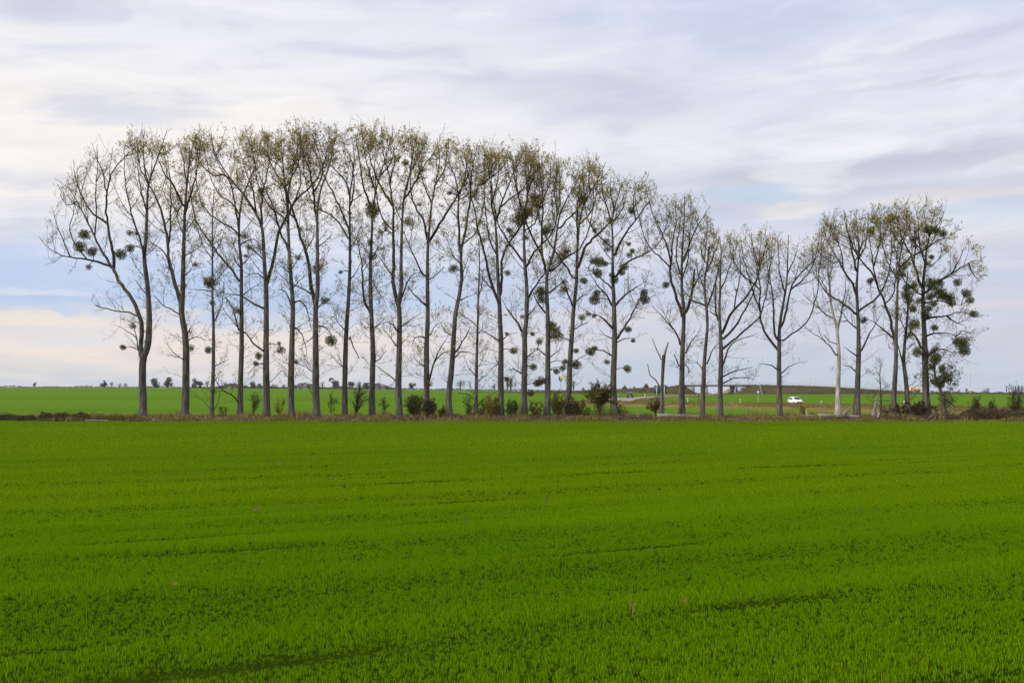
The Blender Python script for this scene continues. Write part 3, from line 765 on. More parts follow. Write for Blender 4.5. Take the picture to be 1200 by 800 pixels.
        crown = m.build('crown', M['deadlimb'] if dead else M['twig'], root, offset=off)
        leaves = int(leaves * 2.7)
        if leaves and len(c4):
            src = np.concatenate([c4[:, 1:].reshape(-1, 3), c3[:, 2:].reshape(-1, 3)])
            px, py = proj(src)
            wgt = .36 + hi(src) * .5 + np.clip(1 - (py - np.interp(px, SKX, SKY)) / 120, 0, 1) ** 1.2 * 1.15 if sky else np.ones(len(src))
            # leaves hang on in bunches: weight by a slow 3-D pattern
            wgt = wgt * (.65 + .7 * (.5 + .5 * np.sin(src[:, 0] * 1.9 + 2 * np.sin(src[:, 2] * .9)) * np.sin(src[:, 2] * 1.5 + src[:, 1] * 1.3)) ** 1.5)
            pick = rng.choice(len(src), size=leaves, p=wgt / wgt.sum())
            m = MB(); cards(m, src[pick] + rng.normal(size=(leaves, 3)) * .09, rng.uniform(.11, .20, leaves))
            m.build('foliage', M[leafmat], crown, offset=off)
    if mist:
        allp = np.vstack(built_px); ally = np.concatenate(built_Y)
        sup = MB()
        pts3 = np.concatenate([p for p, r in paths])
        for tok in mist.split(','):
            q = tok.split(); x, y, r = float(q[0]), float(q[1]), float(q[2]); old = len(q) > 3
            Yq = ally[np.argmin(((allp - [x, y]) ** 2).sum(1))] + rng.uniform(-.5, .3)
            me = random.choice(MISTLE_OLD if old else MISTLE)
            o = link(bpy.data.objects.new('mistletoe', me), root)
            o.location = Vector(at(x, y, Yq) - off); s = r * Yq / F * 1.12
            wp = np.array(at(x, y, Yq)); dd = np.linalg.norm(pts3 - wp - [0, 0, 0], axis=1) + .6 * np.maximum(pts3[:, 2] - wp[2], 0); j_ = int(np.argmin(dd))
            if dd[j_] > .25:
                q_ = catmull([pts3[j_], (pts3[j_] + wp) / 2 + [0, 0, .12 * dd[j_]], wp], .2); tubes(sup, q_, np.linspace(.05, .025, len(q_)), 4)
            o.scale = (s, s * random.uniform(.85, 1.1), s * random.uniform(.85, 1.05)); o.rotation_euler = (random.uniform(-.5, .5), random.uniform(-.5, .5), random.uniform(0, 6.28))
    if mist and sup.n: sup.build('branch', M['limb'], root, offset=off)['kind'] = 'stuff'
    if ivy:
        y0, y1, wd, n = ivy
        q = PP[0]; px, py = proj(q)
        sel = rng.uniform(y1, y0, n); c = np.stack([np.interp(-sel, -py, q[:, i]) for i in range(3)], 1) if py[0] > py[-1] else q[rng.integers(0, len(q), n)]
        dd = rng.normal(size=(n, 3)) * [1, 1, .3]; dd /= np.linalg.norm(dd, axis=1, keepdims=True)
        m = MB(); cards(m, c + dd * (wd * Y / F * .5 * rng.uniform(.5, 1.25, n))[:, None], rng.uniform(.1, .2, n))
        m.build('ivy', M['ivy'], root, offset=off)
    return root

G1 = 'poplars of the long row'; G2 = 'poplars right of the gap'
T = build_tree
T('wide nearly bare poplar at the left end of the row, forking low into two stems', '167 490 167 460 167 425 171 412 174 400 175 377 174 350 172 330 169 302 171 282 172 255 174 217 183 190 190 170 196 152', 9.5, 1.5,
  [(6.5, '166 420 165 408 166 392 166 377 161 364 155 350 147 339 139 329 132 314 121 297 111 277 100 255 90 236 80 220 64 209'),
   (4, '134 316 132 292 126 262 125 230 130 205 139 192 150 181 160 172'), (3.2, '132 314 122 309 102 304 82 301 67 297 55 289 46 277'),
   (2.8, '169 302 165 285 157 260 151 237 147 212 146 187'), (2.6, '126 262 106 247 94 225 88 205 86 187'), (2.4, '125 235 120 202 113 185 107 167'),
   (2.2, '174 217 169 192 168 165 169 150'), (2.0, '171 245 163 212 162 185 160 165'), (2.0, '111 277 113 250 112 230 114 205'), (-1.8, '160 370 152 366 142 365 125 362 112 358'),
   (1.8, '162 410 160 398 157 382 153 372'), (1.8, '102 304 88 285 82 270 86 250'), (1.6, '173 350 166 338 158 328'), (1.8, '82 301 76 285 68 268'), (1.6, '90 236 78 240 70 228'), (1.6, '160 396 150 388 138 382')],
  '99 275 6.5,94 289 7.5,108 295 6.5,141 298 7,152 291 6.5,104 313 4 o,152 273 4.5 o,156 382 4.5 o,144 407 4', 520, group=G1, low=.6)
T('poplar forking narrowly at mid height, second tall trunk from the left', '216 491 217 470 218 440 218 405 216 385 213 368 214 340 215 305 216 267 217 242 219 217 222 192 227 167 236 150', 9.6, 1.5,
  [(5.5, '213 374 211 355 206 335 201 317 197 300 196 280 190 250 182 230 176 220 168 205'), (3.2, '217 248 227 217 232 192 236 162'), (3, '214 240 207 225 200 212 192 202 186 188'),
   (2.6, '200 316 195 300 188 291 177 285 165 276'), (2.6, '198 285 200 262 200 240 200 222 197 190'), (-1.8, '215 372 208 367 200 362 190 356 180 346'), (1.6, '217 422 210 418 202 412 195 402'),
   (-2.4, '219 392 222 388 223 384'), (1.8, '219 400 230 395 240 398'), (1.8, '216 300 228 294 236 285'), (2, '219 217 215 190 210 168'), (1.8, '214 325 222 318 230 306'), (2, '212 242 206 255 198 262')],
  '224 408 4.5 o,229 310 4 o,216 335 4 o,160 274 3 o', 1750, group=G1, low=.65)
T('slender short poplar carrying one dark mistletoe ball, third trunk from the left', '248 492 249 460 250 430 250 385 249 347 249 305 249 255 251 222', 5.2, 1,
  [(2, '251 376 256 366 260 358 261 345 262 330'), (1.6, '249 342 242 340 235 340 220 339'), (1.5, '249 305 240 290 232 272'), (1.5, '250 330 262 318 270 305'), (1.4, '249 300 258 285 262 270'), (1.4, '250 430 260 425 268 420'), (1.4, '251 478 256 470 258 462'), (1.4, '250 480 242 474 237 466')],
  '246 331 7.5,244 410 4.5,249 355 4 o', 520, group=G1, low=.8, top=False, reach=.8)
T('slim upright poplar with long limb reaching far to the left, fourth trunk from the left', '281 489 282 450 283 410 283 372 283 335 283 310 281 292 280 270 281 250 284 232 292 212 299 196 303 180', 7, 1.3,
  [(2.6, '280 328 268 312 255 296 245 282 236 270 229 256'), (2.6, '280 270 276 245 271 217 262 202 255 190'), (2.2, '281 277 270 266 262 262 247 252'), (2, '284 310 292 302 298 294'), (2, '282 332 276 322 270 315 264 300'),
   (-2, '280 387 275 368 270 356 266 350'), (-2, '280 472 270 462 262 458 254 448'), (2, '284 285 296 280 306 286'), (2, '280 250 272 238 262 232'), (1.8, '284 345 296 338 306 330')],
  '279 364 5.5 o,287 277 5 o,292 290 4 o,288 300 3 o', 1300, group=G1, low=.65)
T('stout poplar with a long right-leaning second stem, fifth trunk from the left', '312 490 312 450 312 410 312 372 312 342 311 328 310 310 309 290 307 267 300 250 287 230 272 212 262 198 254 184', 8.6, 1.4,
  [(4.4, '313 332 316 320 321 300 327 272 336 255 345 237 360 222 370 212 378 196'), (3, '307 268 307 230 311 212 316 187 318 165'), (2.4, '300 250 297 225 286 195 277 167'), (2.2, '272 212 262 205 250 206 240 197'),
   (3, '310 362 302 358 295 354 280 346 265 344 253 343'), (2, '309 326 302 321 297 321 286 326'), (2.6, '310 412 303 407 297 402 287 390 275 380 262 363'), (1.8, '314 403 320 402 328 405'), (2, '308 304 296 291 282 281'), (2, '336 255 338 235 334 215'), (2, '345 237 352 215 350 195'), (1.8, '312 425 300 428 290 440')],
  '329 410 6 o,303 417 5,300 426 3.5,306 224 4.5,327 402 3 o', 1750, group=G1, low=.65)
T('tall poplar with arching low limbs on both sides, sixth trunk from the left', '341 491 341 450 342 410 343 360 341 325 340 310 339 295 338 270 337 245 334 217 330 180', 8.2, 1.4,
  [(3.2, '340 302 335 285 330 277 325 260 317 235 308 215 300 195 295 175'), (3, '338 262 337 235 340 215 345 190 351 167'), (2.4, '334 220 346 200 352 180 352 160'), (2.8, '342 358 338 350 335 342 325 339'),
   (2.6, '343 360 346 354 352 352 358 358 361 368 364 384'), (2.2, '342 382 348 385 354 393 358 404 359 418'), (2.2, '343 337 350 330 357 322'), (2, '337 260 326 250 318 244'), (2, '340 320 330 312 322 308'), (1.8, '341 422 354 428 362 432')],
  '347 424 3.5 o,350 302 4 o,352 268 3 o', 1750, group=G1, low=.7)
T('poplar with a compact dark mistletoe ball low on its right, seventh trunk from the left', '371 491 370 460 370 430 370 395 370 360 372 340 372 305 372 267 372 245 376 222 384 200 390 175 395 155', 9, 1.4,
  [(5, '370 358 365 337 362 312 360 300 352 277 345 255 337 230 327 210 318 192'), (3.2, '372 260 369 245 367 225 363 200 355 180'), (2.4, '368 225 378 205 376 185 368 165'), (2.4, '366 346 358 340 350 336 338 331 327 327'),
   (2, '373 360 378 354 386 350'), (2.2, '375 382 382 384 387 390 389 396'), (2, '372 290 382 282 390 274'), (2, '345 255 338 250 328 248'), (1.8, '369 392 360 400 352 405'), (1.8, '372 440 362 432 356 420'), (2, '358 295 366 280 368 265'), (1.8, '370 468 364 458 360 450')],
  '388 399 7,381 352 5 o,371 315 6 o', 1800, group=G1, low=.65)
T('narrow leaning poplar between two twin-stemmed neighbours, eighth trunk from the left', '404 491 404 450 405 410 407 372 409 340 410 310 410 270 410 230 413 208 415 185 412 160', 7, 1.4,
  [(2.6, '410 272 402 250 392 230 382 212 375 195'), (2.4, '410 232 406 215 396 202 386 192'), (2.2, '411 240 415 215 412 190 404 172'), (2, '408 279 398 262 388 252 378 248'), (2, '411 290 420 275 424 262'), (-1.8, '410 395 415 408 421 420'), (1.8, '406 388 398 380 390 370'), (1.8, '405 432 396 425 388 415'), (1.8, '409 330 418 318 424 305')],
  '399 319 3 o,410 250 3.5 o', 1500, group=G1, low=.6)
T('poplar with a dense mistletoe clump atop its trunk, ninth trunk from the left', '436 490 436 450 437 410 436 385 435 362 434 335 434 310 435 290 436 265 437 245 441 222 447 200 454 180 458 160', 7.6, 1.4,
  [(3.6, '434 366 427 352 425 335 424 310 421 292 417 276 413 262'), (3, '436 245 430 230 425 212 422 192 418 170 420 152'), (2.4, '440 228 434 205 427 180 424 162'), (2.2, '447 205 458 190 462 172'), (2, '437 385 446 378 452 372'), (1.8, '437 300 446 285 450 270'), (1.8, '436 425 446 420 452 412'), (1.8, '437 330 445 345 452 355')],
  '437 249 8.5,436 242 7,436 300 6.5 o,434 284 4.5,452 268 3 o', 1600, group=G1, low=.6)
T('stout twin-stemmed poplar whose low left limb arches out and droops, tenth trunk from the left', '468 490 467 450 468 410 468 372 467 354 470 337 470 310 471 270 472 245 475 222 482 200 492 182', 8.2, 1.4,
  [(5, '467 358 463 345 461 330 461 305 461 255 459 230 456 207 450 185'), (3, '459 240 452 228 446 218 438 200'), (2.8, '474 232 486 215 496 195 507 182'), (2.6, '476 222 482 190 487 165'), (3, '469 355 474 338 480 326 487 320 496 320'),
   (3, '466 388 460 380 454 377 447 379 440 383'), (2.2, '464 405 458 396 453 390 447 383'), (2.2, '459 322 452 312 447 305 441 297'), (2, '464 447 456 440 448 434 441 428'), (2, '457 212 462 190 460 168'), (1.8, '471 382 482 374 494 366'), (1.8, '461 270 452 262 446 250')],
  '475 191 4.5,478 260 6.5 o,452 262 5 o,446 272 3.5 o', 1900, group=G1, low=.65)
T('poplar with a thick low bough rising on its right, eleventh trunk from the left', '500 490 500 460 500 410 501 372 501 340 501 310 502 280 504 258 506 238 510 217 515 190 512 162', 7.8, 1.4,
  [(3.8, '502 284 508 274 515 263 522 252 532 236 541 220 545 212'), (2.8, '502 284 499 272 496 257 489 247 484 235'), (2.6, '496 322 486 302 477 282 473 270'), (2.8, '498 357 490 350 485 345 475 332'), (2, '504 392 508 384 515 378'), (2.2, '498 396 492 394 486 396 482 407'),
   (3.2, '501 452 504 443 507 430 512 420 518 414 527 412 540 412'), (2.2, '509 424 514 412 520 402 526 393'), (2, '510 217 520 200 524 180'), (2, '506 240 498 220 492 200'), (1.8, '500 430 490 424 484 415'), (1.8, '500 330 512 322 520 312')],
  '503 450 4.5 o,527 226 3.5,492 240 3 o', 1750, group=G1, low=.7)
T('poplar with an S-curved trunk leaning right as it rises, twelfth trunk from the left', '528 490 526 475 526 462 527 450 530 422 532 392 534 366 538 348 541 325 540 305 541 290 546 268 549 245 554 230 562 217 572 205', 7.6, 1.4,
  [(3.4, '540 296 538 275 537 250 537 230 534 210 528 195'), (2.8, '550 245 552 215 555 190 560 167'), (2.4, '562 217 575 208 585 201'), (2.4, '535 411 542 400 547 392 552 382'), (2, '541 352 550 347 557 344'), (2, '537 230 546 205 546 180'), (2, '541 310 530 300 524 290'), (1.8, '532 395 522 388 516 378'), (1.8, '530 422 540 412 548 412 560 416'), (1.8, '544 285 556 275 562 262')],
  '531 315 6 o,545 276 3 o', 1700, group=G1, low=.6)
T('thin young poplar with spreading low twigs, thirteenth trunk from the left', '557 490 558 460 559 410 560 372 561 335 562 305 561 282', 4.8, 1,
  [(1.7, '561 345 564 337 565 330 567 315'), (1.7, '559 382 553 376 547 372 537 365'), (1.6, '559 430 565 427 572 427'), (1.8, '556 468 551 463 545 461 536 460'), (2, '559 476 564 469 570 465 580 460'), (1.5, '559 392 566 385 574 382'), (1.5, '558 440 550 432 546 422')],
  '', 520, group=G1, low=.9, top=False, reach=.75)
T('poplar splitting into three close upright stems at mid height, fourteenth trunk from the left', '587 490 587 450 587 410 586 375 585 352 584 330 583 310 582 285 580 257 576 242 575 217 572 200', 8, 1.4,
  [(3.6, '585 356 579 342 574 325 567 295 561 272 557 250 553 232'), (3.4, '586 345 588 325 589 302 596 285 607 270'), (2.6, '582 257 587 242 592 228 598 212 604 196'), (2.4, '586 243 600 232 612 222'), (2.6, '580 342 573 334 565 326 558 320'), (2.2, '584 399 578 394 570 390 561 385'), (2, '590 397 598 391 606 390'), (2, '576 240 582 218 585 196'), (2, '583 300 575 285 572 270'), (1.8, '587 425 578 430 572 436'), (2, '607 270 616 258 622 246')],
  '602 411 5,594 391 2.5,595 320 4.5 o,594 444 3,597 270 4', 1650, group=G1, low=.7)
T('poplar with a broad olive mistletoe thicket high in its crown, fifteenth trunk from the left', '614 489 614 460 615 422 615 392 617 372 617 335 615 310 614 280 615 252 618 228 616 200 616 172', 8, 1.4,
  [(3.4, '615 392 607 380 598 367 592 358 588 350'), (3, '618 352 630 330 640 320 652 309 660 302'), (2.8, '614 308 606 296 597 285 590 274 585 265'), (2.8, '616 315 621 304 627 295 634 287 642 280'), (2.4, '617 230 626 205 630 180'), (2.4, '615 250 606 225 602 200'), (2.4, '611 437 606 433 601 432 592 435'), (2, '616 270 626 262 630 250'), (1.8, '616 420 626 412 634 408'), (2, '617 370 626 362 630 352')],
  '611 254 8 o,618 248 8 o,607 259 7 o,627 232 7 o,630 240 6 o,624 391 3,614 392 4,612 371 3 o,622 461 4.5,625 430 4.5,631 449 4.5,617 279 4 o,600 276 4 o', 1700, group=G1, low=.75)
T('poplar with a large ragged mistletoe mass beside its mid trunk, sixteenth trunk from the left', '641 488 642 450 642 410 642 372 641 347 641 322 645 308 649 295 652 275 656 252 666 230 675 216', 7.6, 1.4,
  [(3.6, '641 322 635 300 625 280 619 267 612 252'), (3, '635 300 635 270 636 245 635 220 632 190'), (2.6, '646 317 655 310 662 302 671 298'), (2.4, '657 267 664 258 672 252 680 240'), (3, '639 366 632 357 626 347 622 335'), (2.4, '639 416 634 412 630 409 621 409'), (2.6, '645 342 652 336 660 330 667 323'), (2, '645 418 652 412 660 408'), (2, '636 235 644 215 645 195'), (2, '655 250 650 228 652 205'), (1.8, '643 300 652 320 655 326')],
  '642 268 7,638 272 5,634 342 7,635 351 6,649 386 8 o,652 394 8 o,645 381 6,632 400 5 o,635 446 6,629 449 5,652 435 4,660 431 4.5,662 424 4', 1650, group=G1, low=.75)
T('left-leaning based poplar rising out of an olive thicket, seventeenth trunk from the left', '664 488 665 470 667 450 668 425 670 397 672 365 675 335 676 310 677 285 679 262 684 240 692 225 703 205 710 190', 7.4, 1.4,
  [(3.6, '678 312 685 293 694 280 703 272 712 264 722 256'), (2.8, '677 280 676 250 679 222 684 195'), (2.8, '671 358 666 344 660 330 654 318'), (2.4, '671 325 662 310 655 300 648 290 642 282'), (2.2, '676 353 682 347 690 345'), (2, '674 385 682 380 690 377'), (2.2, '680 262 692 250 697 235'), (2, '692 225 690 205 692 190'), (2, '670 400 658 394 650 386'), (1.8, '668 430 678 420 688 416')],
  '675 427 6.5,661 339 6.5 o,661 331 4.5 o,684 329 4.5,684 234 6,682 372 4.5 o,675 411 3.5,665 295 6 o,661 300 5 o', 1550, group=G1, low=.7)
T('broad poplar hung with many mistletoe balls, last tall trunk left of the broken stub', '720 488 719 450 720 410 720 375 719 345 718 310 718 280 717 260 720 243 725 228 730 214', 8.4, 1.4,
  [(3.2, '721 298 727 283 734 272 745 258 755 244 764 232'), (3, '722 323 732 311 741 304 752 300 763 294'), (3.2, '722 357 730 348 739 341 748 336 758 329'), (3, '724 396 731 384 738 373 745 360 751 345 757 330'), (3, '717 358 710 346 703 338 697 329 691 320'), (2.4, '717 338 708 330 702 325 693 318 685 312'),
   (3.2, '717 384 708 374 700 369 692 368 684 367'), (2, '716 397 709 392 703 386'), (2.4, '716 416 708 411 700 410 688 407'), (2, '724 401 732 397 742 396'), (2.6, '717 262 712 245 706 228 706 212'), (2.2, '720 245 715 225 716 208'), (2, '717 290 706 280 698 272'), (2, '745 258 742 240 744 222')],
  '696 306 5.5,703 307 6.5,709 309 4,700 320 6,731 313 5.5,728 319 5,740 247 4.5,715 259 5 o,720 328 5,717 322 4,737 286 3,741 294 3.5,737 299 4 o,710 284 6 o,712 292 5 o,697 270 3,697 351 7,699 344 5,756 351 6.5,755 343 5,736 386 4.5,692 412 6,697 408 4,696 370 3.5 o,690 368 3.5 o,735 432 5,711 424 4 o,742 399 3', 1500, group=G1, low=.75)
T('broken-off grey trunk stub with a jagged slanting top, standing by the russet shrub', '775 487 776 455 777 430 778 416', 5.8, 4.2, [(-3.4, '778 420 780 411 783 401'), (-1.8, '775 421 770 411 767 405 764 396'), (-1.9, '773 452 768 445 762 440 760 434 759 426')], '', 0, dead=True, mat=M['trunk'], twigs=False, name='tree_stub', cat='tree stub', top=False)
T('airy vase-shaped poplar just right of the broken trunk stub', '799 488 799 450 800 410 801 385 801 362 799 337 799 310 800 285 802 255 802 230', 7.6, 1.3,
  [(4, '800 370 795 357 789 337 785 318 787 302 788 285 792 262'), (-4, '801 368 807 359 811 343 813 328 814 315'), (2.4, '786 306 782 290 776 274 770 262'), (2.6, '801 306 808 286 814 271 822 257 833 241'), (3, '797 402 793 392 787 383 781 371 776 363'), (2, '788 384 777 372 765 358'), (2.2, '804 413 810 401 817 392 822 381'),
   (-1.8, '796 428 793 420 790 415'), (-1.6, '803 427 807 431 807 437'), (2, '786 315 776 303 767 296'), (2.2, '799 330 806 305 808 280 812 250'), (1.8, '811 340 818 325 824 312'), (2, '797 320 792 298 796 270')],
  '780 334 4.5', 1150, low=.45, dens=1.05, group=G2)
T('slim crooked poplar with a snapped top, close left of its double-stemmed neighbour', '823 488 824 460 825 430 827 405 829 380 828 362 826 345 826 325 829 310 831 289', 6.2, 2.2,
  [(2.8, '826 358 820 355 812 352 803 343 796 334'), (2.8, '829 360 834 345 839 329 844 315 848 300'), (2.6, '829 426 834 412 838 406 843 401'), (2, '829 318 836 300 842 285'), (2, '827 340 818 322 816 305'), (-1.6, '825 436 820 428 816 424'), (1.8, '829 310 822 296 822 280')],
  '', 560, low=.4, dens=.95, top=False, reach=.85, group=G2)
T('poplar with long limbs sweeping out to the right and a dead central stem', '844 488 844 450 845 410 844 387 843 365 844 340 844 321', 7, 3,
  [(3.6, '846 390 855 370 864 360 873 350 881 338 888 324 892 305 897 288'), (3, '849 396 859 385 866 374 874 362 880 350 886 332'), (3, '848 408 858 400 868 391 879 382 888 373'), (2.8, '847 428 853 410 862 400 874 395 888 390'), (3, '843 372 836 367 829 364'), (2.2, '849 440 856 437 865 434 882 430'), (2, '849 448 860 444 872 442 884 444'),
   (2.4, '841 375 838 350 840 325 845 300 852 285'), (2, '860 364 864 340 868 315 866 295'), (2, '890 312 884 295 880 280'), (1.8, '844 340 851 325 856 308')],
  '', 700, low=.35, dens=.95, group=G2)
T('rounded nearly bare poplar alone between the white car and the double-stemmed pair', '914 488 913 450 913 415 913 395 915 372 919 350 922 330 923 305 924 275', 6.8, 1.3,
  [(3.4, '912 410 905 402 898 392 893 380 890 359 891 337 888 318 884 300'), (3, '909 396 906 375 906 355 903 332 900 318'), (3, '916 382 922 362 926 340 934 325 943 315 955 304'), (2.4, '890 362 884 345 877 325 872 305'), (2.4, '888 320 893 303 898 288 902 274'), (2, '919 398 928 391 937 386'), (2, '910 432 904 428 899 427 889 426'), (2, '917 436 923 430 930 427 938 424'),
   (2, '923 320 932 300 936 284'), (2, '891 340 880 330 870 322'), (2, '920 345 914 320 912 295'), (2, '926 340 938 330 946 322')],
  '', 750, low=.4, dens=1.1, group=G2)
T('pale barkless dead poplar with bleached trunk beside the fallen grey log', '982 488 982 455 983 420 982 397 980 381 977 370 974 357 972 332 970 312 972 296', 6.4, 1.3,
  [(3, '981 392 984 378 986 365 989 352 991 340 992 322'), (2.6, '976 373 968 368 955 357 947 351 941 345'), (2.4, '980 416 974 407 967 400 961 390 957 378'), (1.6, '966 399 958 394 950 388 940 380'), (1.8, '973 350 966 335 960 322 957 305'), (1.8, '986 366 992 350 996 330'), (-1.4, '979 402 972 400 966 392'), (1.6, '972 325 976 308 978 292'), (1.4, '960 360 954 348 952 336')],
  '', 0, dead=True, mat=M['dead'], low=.1, dens=.75, top=False, group=G2)
T('tall upright poplar with grey trunk just right of the pale dead tree', '1004 488 1005 456 1006 420 1006 386 1005 362 1004 340 1005 318 1006 300 1006 280 1004 262', 7.4, 1.3,
  [(3.4, '1004 346 999 332 994 325 988 316 982 305 976 295 970 282'), (3, '1004 318 999 298 994 275 990 257 989 245'), (2.8, '1001 366 994 360 986 354 979 350 970 344'), (2.8, '1008 364 1016 358 1024 353 1030 346 1036 336'), (2.6, '1010 410 1016 397 1022 386 1028 376 1034 366'), (2.2, '1000 382 993 376 986 365'), (2, '1002 416 996 412 988 406'), (1.8, '1002 434 995 429 988 428'), (2.4, '1006 302 1014 290 1016 270'), (2, '983 306 976 308 968 304'), (2, '1003 305 1010 285 1012 262'), (2, '988 316 986 296 980 278')],
  '', 1000, low=.5, dens=1.05, group=G2)
T('poplar with a long left-leaning stem, left one of the close trio', '1047 488 1048 456 1050 420 1050 395 1051 370 1052 332 1054 305 1057 288 1055 270 1052 252', 6.2, 1.3,
  [(4, '1049 402 1046 390 1042 370 1036 352 1028 334 1024 312 1021 292 1018 275'), (2.6, '1056 312 1064 304 1072 298 1082 294'), (2.6, '1028 332 1020 318 1010 306 1004 298'), (2.8, '1046 396 1040 390 1034 385 1025 378 1015 374'), (2, '1024 312 1030 290 1032 268'), (2, '1053 330 1044 315 1038 300'), (2, '1055 285 1062 270 1062 252'), (2, '1057 290 1048 276 1044 262'), (1.8, '1038 355 1046 345 1048 335')],
  '1021 270 5,1020 329 4.5,1044 255 4.5,1057 321 6 o,1059 313 5 o,1012 375 5', 1350, low=.6, group=G2)
T('curved thinner poplar in the middle of the close trio of trunks', '1065 488 1063 462 1061 440 1059 425 1060 405 1062 385 1064 360 1062 340 1064 318', 6.2, 1.2,
  [(3, '1059 427 1056 418 1053 408 1051 396'), (2.2, '1061 400 1068 385 1072 370'), (2, '1062 390 1056 375 1053 360'), (1.8, '1064 360 1070 345 1072 330')],
  '1062 345 6.5,1065 352 6,1063 337 5,1067 392 4 o,1070 362 5 o', 500, low=.6, top=False, reach=.8, group=G2)
T('largest right-hand poplar, crowded with dark mistletoe balls, reaching a long limb right', '1086 488 1085 456 1084 420 1083 390 1082 360 1082 332 1084 312 1086 292 1090 272 1095 250', 9, 1.5,
  [(3.8, '1080 336 1074 320 1070 305 1064 292 1056 278 1050 262'), (3.6, '1086 342 1096 332 1105 327 1115 321 1125 314 1135 308 1147 305 1156 300'), (3, '1086 373 1098 371 1110 370 1120 366 1130 366 1140 370'), (2.8, '1085 394 1094 391 1102 390 1111 390 1120 394 1128 400'), (3, '1088 417 1096 411 1104 409 1112 411 1120 414'), (3, '1080 407 1074 396 1068 388 1063 378 1060 368'),
   (2.4, '1071 306 1073 285 1071 262'), (2.4, '1085 310 1078 290 1076 265'), (2.2, '1090 275 1100 262 1106 248'), (2.2, '1115 321 1124 305 1130 290'), (2, '1088 290 1100 282 1112 278'), (2, '1080 345 1072 340 1066 336'), (2, '1086 355 1098 352 1112 355 1126 358'), (2.2, '1135 308 1140 322 1148 330'), (2, '1110 370 1120 378 1132 382'), (1.8, '1120 394 1128 388 1138 390')],
  '1091 332 7.5,1101 331 5.5,1100 342 8.5,1105 347 6,1112 349 6.5,1115 355 5,1122 331 5.5,1132 344 6,1137 352 5,1141 368 5.5,1094 356 5 o,1087 269 5.5,1097 270 5.5,1105 274 5,1070 281 5 o,1087 309 4.5 o,1092 301 3,1071 335 4,1090 348 5,1072 380 7,1085 370 6.5,1088 362 5,1070 362 4.5,1095 384 4.5,1127 402 9.5,1130 411 7,1121 400 5,1075 412 6.5,1085 415 5,1097 418 5.5,1095 410 4.5 o,1078 352 4 o', 1900, low=.75, dens=1.1, group=G2)
T('small leaning ivy-clad tree with drooping twigs at the right end, beside the bramble mounds', '1107 488 1105 470 1101 454 1096 441 1095 428 1098 416', 5, 1.5,
  [(2.4, '1104 464 1110 458 1114 464 1117 470'), (2.4, '1098 446 1106 438 1113 432 1119 428'), (2.4, '1099 450 1108 447 1117 445 1124 446'), (2, '1095 432 1088 424 1084 416'), (2, '1097 425 1104 418 1110 412'), (1.8, '1104 466 1112 470 1118 476 1120 482'), (2, '1096 440 1088 438 1084 442'), (1.8, '1107 438 1114 440 1120 436')],
  '1096 421 7.5,1109 442 7.5,1097 447 7,1091 430 5,1103 451 5,1104 432 5', 500, low=1, dens=1.6, top=False, reach=.75, name='ivy_tree', leafmat='leaf_brown', ivy=(488, 440, 9, 300), sky=False)
T('thin dark dead sapling with short side twigs next to the shattered stump', '1032 488 1032 456 1031 438 1033 426', 2.6, .8, [(1.2, '1032 450 1028 444 1024 443'), (1.2, '1031 440 1027 436 1023 437'), (1.2, '1032 462 1026 462 1022 466'), (1.1, '1032 458 1037 454 1040 448'), (1.1, '1032 472 1037 468 1041 470'), (1.1, '1032 470 1026 468 1022 472')], '', 40, low=.9, dens=1.6, top=False, reach=.45, name='sapling', cat='sapling', sky=False)

